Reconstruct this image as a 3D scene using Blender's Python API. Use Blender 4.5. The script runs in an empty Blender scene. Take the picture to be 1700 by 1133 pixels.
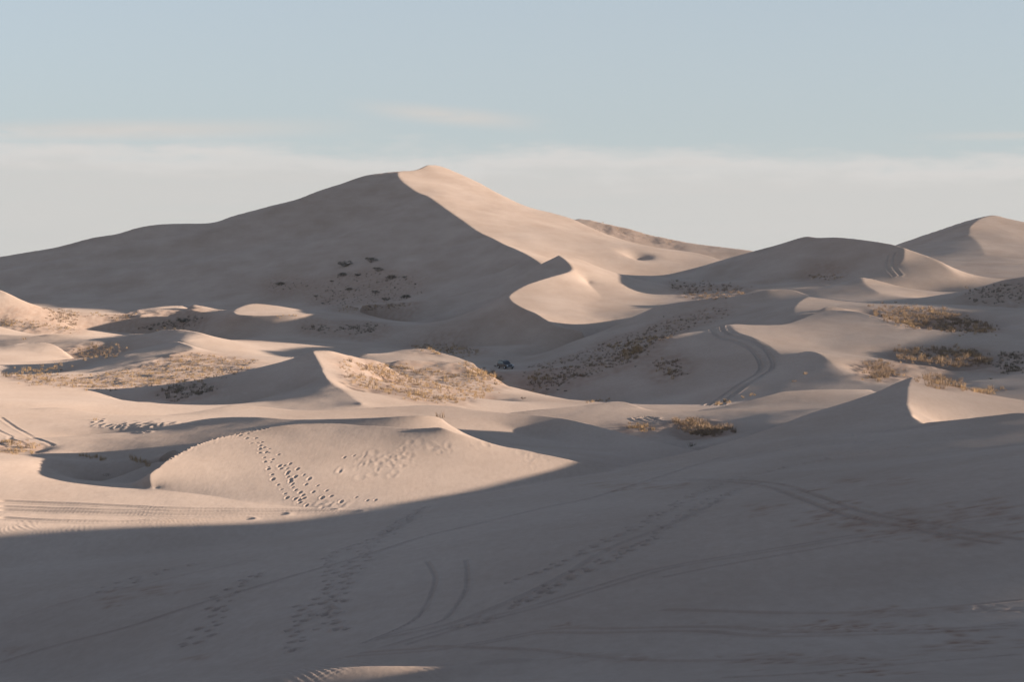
import bpy, math, random
import numpy as np

# ------------------------------------------------------------------ camera, sky, sun
S = bpy.context.scene
COL = S.collection
PITCH = math.atan((566.5 - 440.0) / 3500.0)          # eye level sits on row 440 of the 1700-wide frame
cam_d = bpy.data.cameras.new("camera")
cam_d.sensor_width = 36.0
cam_d.lens = 36.0 * 3500.0 / 1700.0
cam_d.clip_start = 0.5
cam_d.clip_end = 60000.0
cam = bpy.data.objects.new("camera", cam_d)
COL.objects.link(cam)
cam.location = (0, 0, 0)
cam.rotation_euler = (math.pi / 2 - PITCH, 0, 0)
S.camera = cam

SUN_EL = math.radians(7.0)
SUN_AZ = math.radians(10.0)                           # from +X (right) towards the camera side (-Y)
sun_dir = (math.cos(SUN_EL) * math.cos(SUN_AZ), -math.cos(SUN_EL) * math.sin(SUN_AZ), math.sin(SUN_EL))
from mathutils import Vector
sun_d = bpy.data.lights.new("sun", 'SUN')
sun_d.energy = 3.2
sun_d.angle = math.radians(0.55)
sun_d.color = (1.0, 0.825, 0.66)
sun = bpy.data.objects.new("sun", sun_d)
COL.objects.link(sun)
sun.rotation_euler = Vector(sun_dir).to_track_quat('Z', 'Y').to_euler()

S.view_settings.view_transform = 'Standard'
S.view_settings.look = 'None'
S.view_settings.exposure = 2.1
S.view_settings.gamma = 1.0

SKY_GAIN = 1.1
CLOUD_COL = (2.88, 2.84, 2.75, 1.0)
VEIL_COL = (2.42, 2.62, 2.80, 1.0)
W = bpy.data.worlds.new("World")
S.world = W
W.use_nodes = True
nt = W.node_tree
nt.nodes.clear()
def wn(t, **k):
    n = nt.nodes.new(t)
    for a, b in k.items():
        setattr(n, a, b)
    return n
def wmath(op, a, b=None, clamp=False):
    n = wn('ShaderNodeMath', operation=op, use_clamp=clamp)
    for i, x in enumerate((a, b)):
        if x is None: continue
        if isinstance(x, (int, float)): n.inputs[i].default_value = x
        else: nt.links.new(x, n.inputs[i])
    return n.outputs[0]
def wramp(x, lo, hi):
    n = wn('ShaderNodeMapRange', interpolation_type='SMOOTHSTEP')
    nt.links.new(x, n.inputs[0])
    n.inputs[1].default_value = lo; n.inputs[2].default_value = hi
    return n.outputs[0]
def wnoise(vec, scale, detail=5.0, rough=0.55):
    m = wn('ShaderNodeMapping', vector_type='POINT')
    m.inputs['Scale'].default_value = scale
    nt.links.new(vec, m.inputs[0])
    n = wn('ShaderNodeTexNoise')
    n.inputs['Scale'].default_value = 1.0; n.inputs['Detail'].default_value = detail; n.inputs['Roughness'].default_value = rough
    nt.links.new(m.outputs[0], n.inputs['Vector'])
    return n.outputs[0]
w_out = wn('ShaderNodeOutputWorld')
w_bg = wn('ShaderNodeBackground')
w_bg.inputs['Strength'].default_value = 0.05
sky = wn('ShaderNodeTexSky', sky_type='NISHITA')
sky.sun_disc = False
sky.sun_elevation = SUN_EL
sky.sun_rotation = math.radians(90) + SUN_AZ
sky.altitude = 800
sky.air_density = 1.0
sky.dust_density = 0.6
sky.ozone_density = 3.0
hs = wn('ShaderNodeHueSaturation')
hs.inputs['Saturation'].default_value = 0.62
hs.inputs['Value'].default_value = SKY_GAIN
nt.links.new(sky.outputs[0], hs.inputs['Color'])
tc = wn('ShaderNodeTexCoord')
DIR = tc.outputs['Generated']
sep = wn('ShaderNodeSeparateXYZ'); nt.links.new(DIR, sep.inputs[0])
EL = sep.outputs[2]
# a low bank of thin cloud over the horizon with a ragged upper edge, and a few wisps above it
AZ = wmath('DIVIDE', sep.outputs[0], sep.outputs[1])
def bump_at(x, c, w):
    return wramp(wmath('ABSOLUTE', wmath('SUBTRACT', x, c)), w, 0.0)
edge = wmath('ADD', wmath('MULTIPLY', wmath('SUBTRACT', wnoise(DIR, (14, 14, 70), 8, 0.66), 0.5), 0.036), wmath('MULTIPLY', AZ, 0.010))
bank = wramp(wmath('ADD', EL, edge), 0.0595, 0.0470)
bank = wmath('MULTIPLY', bank, wmath('ADD', 0.62, wmath('MULTIPLY', wnoise(DIR, (5, 5, 190), 6), 0.56)), True)
fibre = wramp(wnoise(DIR, (24, 24, 230), 8, 0.66), 0.20, 0.50)
puff = wramp(wnoise(DIR, (11, 11, 90), 6, 0.6), 0.22, 0.48)
w1 = wmath('MULTIPLY', bump_at(AZ, -0.185, 0.15), bump_at(wmath('SUBTRACT', EL, wmath('MULTIPLY', wmath('ADD', AZ, 0.185), 0.022)), 0.0625, 0.0075))
w2 = wmath('MULTIPLY', bump_at(AZ, -0.030, 0.060), bump_at(wmath('ADD', EL, wmath('MULTIPLY', wmath('ADD', AZ, 0.03), 0.085)), 0.0705, 0.0065))
w3 = wmath('MULTIPLY', bump_at(AZ, 0.235, 0.06), bump_at(EL, 0.0595, 0.003))
wisp = wmath('MULTIPLY', wmath('MULTIPLY', fibre, puff), wmath('MAXIMUM', wmath('MAXIMUM', w1, w2), wmath('MULTIPLY', w3, 0.6)))
veil = wmath('MULTIPLY', wramp(EL, 0.40, 0.02), wmath('ADD', 0.62, wmath('MULTIPLY', wnoise(DIR, (3, 3, 14), 3), 0.12)))
m0 = wn('ShaderNodeMix', data_type='RGBA')
nt.links.new(veil, m0.inputs[0]); nt.links.new(hs.outputs[0], m0.inputs[6]); m0.inputs[7].default_value = VEIL_COL
mix = wn('ShaderNodeMix', data_type='RGBA')
nt.links.new(wmath('MAXIMUM', bank, wmath('MULTIPLY', wisp, 1.0)), mix.inputs[0])
nt.links.new(m0.outputs[2], mix.inputs[6])
cl = wn('ShaderNodeMix', data_type='RGBA')
nt.links.new(bump_at(wmath('ADD', EL, edge), 0.0505, 0.012), cl.inputs[0])
cl.inputs[6].default_value = CLOUD_COL; cl.inputs[7].default_value = (3.2, 3.1, 3.0, 1.0)
nt.links.new(cl.outputs[2], mix.inputs[7])
nt.links.new(mix.outputs[2], w_bg.inputs[0])
nt.links.new(w_bg.outputs[0], w_out.inputs[0])

# ------------------------------------------------------------------ the dunes: feature lines -> heights
F = 3500.0
CP, SP = math.cos(PITCH), math.sin(PITCH)

def ray(u, v):
    """direction through a point of the 1700x1133 frame, scaled to y = 1"""
    dx = u - 850.0
    t = 566.5 - v
    dy = F * CP + t * SP
    dz = -F * SP + t * CP
    return dx / dy, dz / dy

def project(x, y, z):
    f = y * CP - z * SP
    up = y * SP + z * CP
    return 850.0 + F * x / f, 566.5 - F * up / f

CURVES = []
def L(reg, pts, sharp=0.0, back=None, z=False):
    CURVES.append((reg, pts, sharp, back, z))

# --- hidden / off-frame ground first (visible lines written later override it)
US = [-900, -400, 100, 600, 1100, 1600, 2100, 2900]
L('plain', [(u, -22.0, 1480) for u in US], z=True)
L('plain', [(u, -20.0, 1330) for u in US], z=True)
L('slope', [(-900, -3.6, 10.2), (850, -2.6, 10.2), (1800, -2.4, 10.2), (2800, -1.6, 10.2)], z=True)
# foot of the big dune, hidden behind the nearer ridges
L('big', [(-900, -18.5, 790), (-300, -18.5, 780), (100, -18.5, 768), (450, -18.5, 764), (640, -18, 735), (780, -15, 720), (860, -9, 715)], z=True)
# valley floor
L('valley', [(430, -21.5, 500), (500, -22.2, 500), (600, -22.8, 500), (700, -22.8, 492), (800, -22.7, 480), (870, -22.8, 465), (900, -22.6, 430), (905, -21.6, 370)], z=True)
L('valley', [(760, -19.5, 330), (830, -20.2, 320), (900, -20.5, 310), (1000, -20.2, 300), (1100, -19.2, 276), (1150, -18.4, 262)], z=True)
# off-frame dune to the right: its shadow lies on the right edge of the picture
L('right', [(2050, 462, 440), (2100, 460, 420), (2270, 450, 370), (2500, 450, 318), (2800, 452, 275)], 0.6)
L('right', [(1760, 556, 345), (1800, 560, 330), (1850, 590, 290), (1950, 610, 260)])
L('slope', [(2080, -11.5, 125), (2400, -10.5, 110), (2800, -10, 100)], z=True)

# --- big dune
L('big', [(-900, 545, 1150), (-400, 492, 1060), (-200, 464, 1020), (0, 427, 1000), (81, 413, 1000), (155, 393.5, 1000), (196, 387.5, 1000), (229, 377.7, 1000),
          (261, 372.4, 1000), (314, 371.7, 1000), (353, 370.6, 1000), (388, 360, 1000), (466, 343.4, 1000), (529, 321, 1000),
          (579, 302, 1005), (606, 293, 1010), (664, 284, 1010), (687, 281.6, 1015), (698, 277.5, 1020), (709, 271.0, 1025)], 1.0, (1.10, 25))
L('big', [(709, 271.0, 1025), (726, 271.5, 1030), (754, 281.6, 1030), (793, 300, 1025), (828, 321, 1015), (878, 344, 1000), (920, 355.4, 990),
          (952, 364, 980), (990, 380, 965), (1029, 394, 950), (1060, 402, 935), (1100, 411, 915), (1170, 424, 890), (1199, 432, 870), (1270, 445, 840)], 0.5, (1.08, 20))
L('big', [(664, 285, 1008), (661.7, 291, 997), (667.7, 301.8, 985), (683.5, 312, 970), (712, 330, 945), (747, 353, 910), (782, 376, 875),
          (810.6, 391.8, 845), (839, 404, 815), (867, 418, 785), (888, 432, 755), (900, 442, 735), (912, 455, 710)], 1.0)
L('big', [(655, 340, 950), (590, 362, 950), (518, 388, 950), (400, 416, 950), (300, 430, 955), (150, 442, 960), (0, 455, 960), (-400, 510, 960)])
L('big', [(775, 405, 848), (700, 424, 848), (603, 446, 848), (500, 466, 848), (420, 479, 850), (300, 489, 860), (100, 496, 870), (-300, 518, 880)])
L('big', [(850, 447, 768), (800, 460, 768), (740, 477, 768), (690, 490, 770), (600, 502, 800), (400, 506, 820), (100, 508, 840), (-300, 515, 860)])
L('far_ridge', [(900, 362, 1150), (952, 363, 1150), (976, 364, 1150), (1029, 376, 1140), (1100, 394, 1120), (1170, 406, 1100), (1252, 416.5, 1080),
          (1330, 432, 1060), (1450, 450, 1050)], 0.5, (1.08, 18))

# --- far right dunes
L('far_dune', [(1400, 440, 1000), (1492, 407, 1000), (1541, 390, 1000), (1594, 370.6, 1000), (1629, 360.7, 1000), (1650, 357, 1000), (1672, 361.8, 1000), (1700, 367, 995),
         (1800, 390, 980), (1950, 430, 960), (2200, 480, 950)], 0.7, (1.08, 20))
L('far_dune', [(1650, 357, 1000), (1629, 362, 990), (1610, 376, 960), (1608, 381, 955), (1613, 392, 938), (1625, 408, 900), (1635, 425, 850)], 0.9)
L('far_dune', [(1505, 416, 915), (1560, 402, 938), (1608, 389, 942)], 0.3)
L('far_dune', [(1523, 425, 760), (1600, 433, 760), (1661, 437, 740), (1740, 443, 730)])
L('second', [(1060, 475, 765), (1107, 459, 760), (1170, 441, 745), (1206, 429, 735), (1241, 418, 722), (1294, 404, 700), (1340, 392.5, 680), (1354, 394.6, 675),
         (1393, 394.6, 655), (1418, 398, 645), (1453, 403, 630), (1481, 407.6, 617), (1499, 413, 608)], 0.8, (1.06, 10))
L('second', [(1499, 413, 608), (1500, 428, 602), (1487, 448, 597)], 0.1)
L('second', [(1499, 413, 608), (1523, 422, 606), (1555, 434, 600), (1594, 458, 592), (1640, 464, 600)], 0.4, (1.05, 5))
L('second', [(1107, 461.5, 745), (1188, 468, 680), (1250, 466, 640), (1347, 464, 625), (1405, 457.5, 608)], 0.3)
L('second', [(1100, 480, 690), (1150, 477, 640), (1250, 474, 635), (1347, 468, 610), (1410, 462, 598), (1480, 466, 588), (1560, 472, 585), (1650, 472, 585)])
L('second', [(1270, 484, 560), (1319, 478, 558), (1382, 473, 560), (1430, 460.6, 562), (1446, 463, 562), (1481, 473, 562), (1516, 482, 562), (1560, 488, 560)], 0.7, (1.03, 3))
L('second', [(1430, 461, 562), (1440, 475, 545), (1460, 488, 525)], 0.5)
L('right', [(1560, 490, 505), (1600, 485, 505), (1629, 476, 500), (1660, 467, 495), (1700, 459, 490), (1800, 440, 480), (2000, 410, 470), (2300, 380, 450), (2800, 370, 430)], 0.5, (1.05, 4))
L('right', [(1540, 503, 470), (1600, 506, 455), (1700, 512, 440)])

# --- middle dune with the curled crest
L('curl', [(927, 423.5, 640), (888, 443, 640), (853, 460.6, 638), (817.6, 474.7, 636), (782, 487, 638), (740, 496, 640), (669, 502, 644),
           (613, 505.4, 640), (556, 511.8, 624), (520, 516, 612)], 0.8, (1.05, 4.5))
L('curl', [(927, 423.5, 640), (945, 426, 642), (965, 432, 646), (985, 441, 652)], 0.2)
L('curl', [(927, 423.5, 640), (939, 432, 628), (950.7, 448, 615), (934, 454.6, 605), (906, 462, 595), (874, 473, 582), (853, 483.5, 570),
           (845, 492, 560), (847.7, 500.5, 550), (867, 513.5, 535), (888, 522, 525), (909, 533.6, 516), (934, 543.5, 510), (969, 547, 506)], 1.0)
L('curl', [(975, 470, 615), (1000, 495, 585), (1000, 515, 560), (985, 532, 530)])
L('curl', [(1080, 480, 630), (1090, 495, 600), (1060, 515, 560)])
L('curl', [(560, 532, 640), (680, 538, 625), (780, 545, 585)])
L('curl', [(600, 572, 560), (700, 576, 552), (800, 578, 535), (880, 575, 510)])
# --- small lit dunes left of it
L('left_chain', [(60, 530, 615), (130, 523, 615), (170, 524, 615), (208, 517, 626), (243, 510.5, 631), (270, 508, 633), (303, 507.5, 636), (309, 513, 626), (321, 505, 626),
            (340, 508.6, 626), (362, 514, 624), (384, 517, 598), (392, 512.5, 601), (420, 504.7, 609), (459, 508, 609), (494, 513.5, 605), (530, 518, 614)], 0.8, (1.05, 4))
L('left_chain', [(233, 522, 615), (270, 515, 623), (303, 508.5, 631)], 0.7)
L('left_chain', [(309, 513, 625), (330, 517, 616), (340, 518, 615), (362, 514.5, 622)], 0.7)
L('left_chain', [(384, 517.5, 596), (392, 522, 586), (440, 524.5, 581), (500, 524, 581), (540, 522, 591)], 0.7)
L('left_chain', [(-900, 400, 664), (-300, 430, 620), (-100, 455, 615), (0, 480, 604), (39, 498, 604), (78, 512, 608), (134, 523, 614)], 0.5, (1.05, 4))
L('left_chain', [(-400, 520, 560), (0, 535, 562), (60, 541, 572), (120, 546, 600), (200, 552, 606), (300, 560, 600), (400, 572, 568)])
# --- left middle hummocks
L('left_mounds', [(-300, 560, 551), (0, 556, 543), (60, 559.4, 538), (81, 556.6, 538), (116, 557, 538), (141, 558, 538), (169, 560.5, 538), (219, 554, 531), (243, 552.4, 525),
           (265, 547, 525), (282, 544.6, 522), (300, 545.6, 520), (310, 547, 519), (332, 552, 514), (349, 558, 512)], 0.7, (1.05, 3))
L('left_mounds', [(243, 553, 522), (265, 556, 512), (303, 564, 502), (349, 558.5, 512)], 0.6)
L('left_mounds', [(-300, 590, 526), (0, 577, 499), (35, 571, 502), (63, 569, 502), (85, 570.7, 499), (106, 579, 489), (116, 588, 480)], 0.6, (1.04, 2))
L('left_mounds', [(-200, 600, 465), (0, 598, 462), (60, 599, 462), (85, 602, 462), (116, 604, 468), (180, 605, 492)])
L('left_mounds', [(113, 619, 411), (134, 610.6, 411), (176, 601.8, 414), (219, 589.4, 411), (247, 578.8, 405), (268, 571.8, 399), (293, 567.5, 393), (307, 571, 390), (317, 574.6, 388),
           (353, 584, 383), (388, 588.7, 378), (423, 591.5, 375), (494, 594, 369)], 0.7, (1.05, 4))
L('left_mounds', [(293, 567.5, 393), (318, 575, 383), (322, 580, 378), (300, 587, 371), (282, 592, 367), (215, 607, 357), (130, 622, 351)], 0.7)
L('left_mounds', [(116, 592, 460), (180, 588, 458), (240, 575, 455)])
L('left_mounds', [(0, 628, 357), (60, 621, 363), (100, 618, 369)], 0.3)
L('left_mounds', [(150, 642, 300), (300, 642, 295), (400, 628, 310), (440, 606, 350)])
L('low', [(-400, 600, 240), (0, 632, 235), (70, 639, 233), (141, 647.6, 230), (183, 659, 225)], 0.7, (1.05, 2.5))
L('low', [(-300, 670, 200), (0, 668, 200), (110, 670, 203), (183, 660, 222)])
L('low', [(235, -16.0, 226), (300, -16.4, 225), (390, -15.8, 226), (430, -15.2, 230)], z=True)
# --- pointed dune left of centre, and the sandy hummocks right of it
L('point', [(300, 652, 268), (346, 637, 268), (388, 623, 265), (441, 607, 260), (487, 594.7, 255), (508, 587.6, 252), (520, 583, 251), (546, 583, 252), (570, 587.7, 254),
          (599, 594.7, 256), (641, 605, 258)], 0.8, (1.05, 4))
L('point', [(518, 583, 251), (526, 594.7, 246), (534.7, 609, 240), (536.5, 617.6, 236), (541, 625, 232), (549, 630, 229), (565, 642, 223), (581, 655, 216), (600, 669, 206)], 1.0)
L('point', [(405, 668, 222), (441, 660, 228), (494, 646, 232), (529, 630, 233)], 0.2)
L('point', [(595, 586, 330), (641, 585, 332), (669, 579, 335), (690.6, 577, 335), (712, 580, 335), (735, 586, 331), (765, 595, 326), (800, 614, 316), (835, 642, 300)], 0.5, (1.04, 3))
L('point', [(627, 602, 300), (700, 598, 305), (747, 601, 303), (779, 614, 299), (805, 630, 294)], 0.2)
L('point', [(640, 640, 250), (700, 648, 247), (770, 660, 245), (810, 675, 245)])

# --- right-hand hills with the wheel tracks
L('track_hill', [(1216, 492, 490), (1160, 497, 500), (1100, 506, 508), (1065, 520, 512), (1029, 536, 508), (994, 552, 495), (950, 568, 488), (900, 592, 484)], 0.3, (1.03, 3))
L('track_hill', [(1216, 492, 490), (1269, 481, 485), (1298, 479, 485), (1319, 481, 483), (1347, 490.6, 476), (1400, 498, 468), (1453, 503, 460), (1523, 503, 452),
          (1594, 506.5, 444), (1679, 512, 436), (1800, 515, 430)], 0.7, (1.04, 4))
L('track_hill', [(1347, 490.6, 476), (1333, 496, 455), (1322, 506.5, 435), (1318, 517, 420), (1326, 521.6, 408), (1354, 519, 398), (1379, 514, 390)], 1.0)
L('track_hill', [(1370, 508, 410), (1440, 515, 410), (1500, 525, 402), (1560, 540, 388), (1640, 549, 378)])
L('track_hill', [(1379, 514, 388), (1347, 522, 375), (1326, 531, 362), (1298, 540, 350), (1259, 541, 345), (1213, 539, 342), (1193, 543.5, 340), (1170, 549, 338),
          (1135, 554, 336), (1107, 561, 334), (1080, 568, 334), (1040, 582, 338), (1000, 598, 345)], 0.5, (1.04, 3.5))
L('track_hill', [(1379, 514, 388), (1418, 516, 372), (1439, 520.6, 365), (1474, 531, 355), (1523.5, 543.5, 345), (1576.5, 551, 338), (1661, 552, 335), (1750, 556, 333)], 0.5, (1.03, 2.5))
L('track_hill', [(1213, 539, 342), (1225, 552, 330), (1250, 560, 322), (1280, 575, 312), (1297, 592, 302), (1299, 606, 295), (1285, 618, 288), (1255, 635, 280), (1215, 655, 270), (1180, 675, 262)], 0.3)
L('track_hill', [(1350, 562, 330), (1400, 585, 312), (1450, 592, 306), (1540, 590, 305)])
L('track_hill', [(1299, 594, 301), (1347, 583, 301), (1400, 617, 278), (1433, 644, 262)], 0.2)
L('track_hill', [(1550, 640, 270), (1640, 625, 290)])
L('track_hill', [(846, 684, 205), (906, 679, 207), (976, 673, 210), (1029, 668, 212), (1061, 677.6, 208)], 0.4, (1.05, 3))
L('track_hill', [(1100, 693.5, 210), (1206, 674, 215), (1276.5, 657, 220), (1301, 651, 222), (1382, 647.6, 225), (1446, 647.6, 228)], 0.5, (1.04, 2.5))
L('track_hill', [(1130, 740, 165), (1220, 722, 172), (1330, 690, 185), (1420, 672, 195)])

# --- long ridge behind the front dune
L('long', [(-400, 672, 176), (0, 677.6, 178), (106, 677, 179), (148, 684, 179), (194, 690, 180), (247, 692, 181), (300, 688, 182), (335, 683, 184), (385, 673, 188)], 0.5, (1.05, 3.0))
L('long', [(385, 673, 188), (440, 675, 188), (500, 682, 186), (588, 679, 188), (659, 675, 190)])
L('long', [(659, 675, 190), (712, 672.7, 191), (747, 674, 190), (800, 681, 188), (846, 684.7, 186), (888, 688, 184), (941, 695, 180), (994, 709, 174),
          (1047, 723.5, 168), (1100, 738, 162), (1150, 751, 156)], 0.4, (1.04, 2))
L('long', [(-400, 705, 168), (0, 700, 168), (200, 705, 165), (300, 697, 162)])
L('long', [(745, 690, 181), (800, 703, 180), (850, 717, 178), (900, 732, 174), (950, 745, 165), (1000, 759, 150)])
L('long', [(120, 753, 155), (212, 729, 157), (282, 709, 156), (353, 694, 151), (420, 692, 144), (500, 698, 138), (560, 697, 134), (623, 695, 132.5), (690, 691, 132), (735, 690, 133)], 0.3)
L('long', [(-500, 768, 118), (0, 768, 118), (60, 762, 121), (118, 758, 124)])
L('long', [(150, 772, 129), (235, 766, 124), (290, 744, 124)])

# --- front dune
L('front', [(150, 800, 118), (169, 799, 116), (197, 790, 117), (226, 778, 118.5), (250, 768, 120), (274, 762.5, 120)], 0.7, (1.03, 1.2))
L('front', [(257.6, 811, 109.8), (247, 798, 110.3), (246, 787, 111), (254, 778, 112), (275, 762, 114.5), (293, 751, 117), (324.7, 737.6, 120), (353, 728, 122),
            (384.7, 721.8, 124), (430.6, 713, 126), (469, 706.6, 127), (511.8, 703.8, 127.5), (564.7, 704.5, 127), (600, 707, 126), (641, 708.7, 125.2),
            (687, 711.5, 124.2), (712, 710.6, 123.6), (731, 710, 123), (754, 718, 122.6), (793, 731, 122.6), (835, 743, 122.6), (881, 752, 122.4), (941, 764, 122),
            (994, 775.8, 122), (1020.6, 781, 121.5)], 1.0, (1.025, 0.9))
L('front', [(259, 812, 109.4), (353, 823, 108), (423, 835, 106.2), (500, 842, 105.6), (570, 843.5, 105.2), (602, 843.5, 105.2), (697, 836.5, 107), (782, 822, 110.5),
            (853, 810, 114), (941, 794, 118.5), (1020, 782, 121.5)], 0.2)
# --- flat sand before it
L('slope', [(-500, 790, 114), (0, 794, 113), (100, 797, 112.5), (180, 803, 111.5), (240, 811, 110)])
L('slope', [(-500, 880, 97), (0, 870, 98), (200, 858, 101), (400, 850, 103), (600, 848, 104)])
L('slope', [(-500, 980, 84), (0, 945, 89), (200, 925, 92), (400, 900, 96), (600, 862, 102)])
# --- foreground hill and the white crest at its right end
L('peak', [(1020.6, 781, 122), (1041, 773.5, 123), (1103, 759, 127), (1173, 742.6, 132), (1226.7, 728, 138), (1288.6, 709.6, 146), (1350, 687, 155), (1412, 666, 161),
          (1453, 652, 164), (1495, 633, 166), (1515, 626, 166)], 0.7, (1.05, 3))
L('peak', [(1515, 626, 166), (1527.7, 628, 168), (1556.5, 639.6, 171), (1618, 658, 175), (1700, 678, 178), (1800, 700, 180), (1950, 730, 182)], 0.7, (1.05, 3))
L('peak', [(1515, 626, 166), (1511, 635.4, 160), (1508, 652, 150), (1508.7, 672.5, 141), (1517, 687, 134), (1529.7, 698.5, 129), (1545, 712, 124)], 1.0)
L('peak', [(1580, -11.4, 140), (1650, -11.8, 140), (1750, -12.2, 140)], z=True)
L('slope', [(1535, 700, 127.5), (1600, 694, 123), (1650, 689, 120.5), (1700, 685.5, 118), (1740, 698, 114), (1800, 699, 110), (1900, 707, 105), (1980, 710, 100), (2080, 698, 93), (2140, 666, 88), (2220, 646, 81), (2500, 590, 62), (2800, 555, 56)], 0.8, (1.05, 2.0))
L('slope', [(-600, -13.5, 75), (0, -11.5, 58), (400, -8.9, 45), (850, -7.13, 36), (1300, -5.74, 29), (1700, -4.9, 25), (2100, -4.0, 23), (2800, -2.2, 21)], z=True)

REGS = ['slope', 'front', 'peak', 'long', 'low', 'point', 'left_mounds', 'track_hill', 'valley', 'right', 'left_chain', 'curl', 'second', 'big', 'far_ridge', 'far_dune', 'plain']

def spline(pts):
    p = np.array(pts, float)
    if len(p) == 2:
        t = np.linspace(0, 1, 200)[:, None]
        return p[0] * (1 - t) + p[1] * t
    d = np.r_[0, np.cumsum(np.maximum(np.hypot(np.diff(p[:, 0]), 3 * np.diff(p[:, 1])), 1e-3) ** 0.5)]
    n = len(p)
    m = np.zeros_like(p)                                 # monotone-ish tangents
    h = np.diff(d)[:, None]
    s = np.diff(p, axis=0) / h
    m[1:-1] = (s[:-1] * h[1:] + s[1:] * h[:-1]) / (h[1:] + h[:-1])
    m[0], m[-1] = s[0], s[-1]
    out = []
    for i in range(n - 1):
        k = max(40, int(abs(p[i + 1, 0] - p[i, 0]) * 2.5))
        t = np.linspace(0, 1, k, endpoint=False)[:, None]
        hh = d[i + 1] - d[i]
        out.append((2 * t**3 - 3 * t**2 + 1) * p[i] + (t**3 - 2 * t**2 + t) * hh * m[i] + (-2 * t**3 + 3 * t**2) * p[i + 1] + (t**3 - t**2) * hh * m[i + 1])
    out.append(p[-1:])
    return np.concatenate(out)

def box(a, r, ax):
    if r < 1:
        return a
    pad = [(0, 0), (0, 0)]
    pad[ax] = (r + 1, r)
    c = np.cumsum(np.pad(a, pad, mode='edge').astype(np.float64), axis=ax)
    n = a.shape[ax]
    if ax == 0:
        return ((c[2 * r + 1:2 * r + 1 + n] - c[:n]) / (2 * r + 1)).astype(np.float32)
    return ((c[:, 2 * r + 1:2 * r + 1 + n] - c[:, :n]) / (2 * r + 1)).astype(np.float32)

def blur(a, rb, ra):
    for _ in range(3):
        a = box(box(a, rb, 0), ra, 1)
    return a

class Grid:
    """regular in a = x / y and b = log(y)"""
    def __init__(g, u0, u1, na, d0, d1, nb):
        g.a0, g.b0 = (u0 - 850) / F, math.log(d0)
        g.na, g.nb = na, nb
        g.da = ((u1 - 850) / F - g.a0) / (na - 1)
        g.db = (math.log(d1) - g.b0) / (nb - 1)
        g.A = g.a0 + g.da * np.arange(na); g.B = g.b0 + g.db * np.arange(nb)
    def at(g, arr, a, b):
        fa = np.clip((a - g.a0) / g.da, 0, g.na - 1.001); fb = np.clip((b - g.b0) / g.db, 0, g.nb - 1.001)
        i = fb.astype(int); j = fa.astype(int); fb = fb - i; fa = fa - j
        return (arr[i, j] * (1 - fa) + arr[i, j + 1] * fa) * (1 - fb) + (arr[i + 1, j] * (1 - fa) + arr[i + 1, j + 1] * fa) * fb

SAMPLES = []
for reg, pts, sharp, back, isz in CURVES:
    q = spline(pts)
    u, D = q[:, 0], q[:, 2]
    z = q[:, 1] if isz else ray(u, q[:, 1])[1] * D
    SAMPLES.append(((u - 850) / F, z, np.log(D), sharp, reg))
    if back:
        SAMPLES.insert(0, ((u - 850) / F, z - back[1], np.log(D * back[0]), 0.0, reg))

def rasterise(g):
    C = np.zeros((g.nb, g.na)); M = np.zeros((g.nb, g.na), bool)
    SH = np.zeros((g.nb, g.na), np.float32); LAB = np.full((g.nb, g.na), -1, np.int16)
    for a, z, b, sharp, reg in SAMPLES:
        n = 1 + int(max(np.abs(np.diff(a)).max() / g.da, np.abs(np.diff(b)).max() / g.db) * 1.5)
        if n > 1:
            t = np.arange((len(a) - 1) * n + 1) / n
            k = np.arange(len(a))
            a, z, b = np.interp(t, k, a), np.interp(t, k, z), np.interp(t, k, b)
        ia = np.rint((a - g.a0) / g.da).astype(int); ib = np.rint((b - g.b0) / g.db).astype(int)
        ok = (ia >= 0) & (ia < g.na) & (ib >= 0) & (ib < g.nb)
        if not ok.any():
            continue
        k = ib[ok] * g.na + ia[ok]
        uq, inv = np.unique(k, return_inverse=True)
        C.ravel()[uq] = np.bincount(inv, z[ok]) / np.bincount(inv)
        M.ravel()[uq] = True
        SH.ravel()[uq] = sharp; LAB.ravel()[uq] = REGS.index(reg)
    return C, M, SH, LAB

def relax(H, c, m, wa, wb, it, om):
    """red-black over-relaxation of the membrane through the fixed nodes m"""
    H[m] = c[m]
    wa, wb = np.float32(wa / (2 * wa + 2 * wb)), np.float32(wb / (2 * wa + 2 * wb))
    par = (np.add.outer(np.arange(c.shape[0]), np.arange(c.shape[1])) & 1).astype(bool)
    upd = [(par & ~m).astype(np.float32) * np.float32(om), (~par & ~m).astype(np.float32) * np.float32(om)]
    for _ in range(it):
        for w in upd:
            P = np.pad(H, 1, mode='edge')
            H += w * (wa * (P[1:-1, :-2] + P[1:-1, 2:]) + wb * (P[:-2, 1:-1] + P[2:, 1:-1]) - H)
    return H

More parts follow.
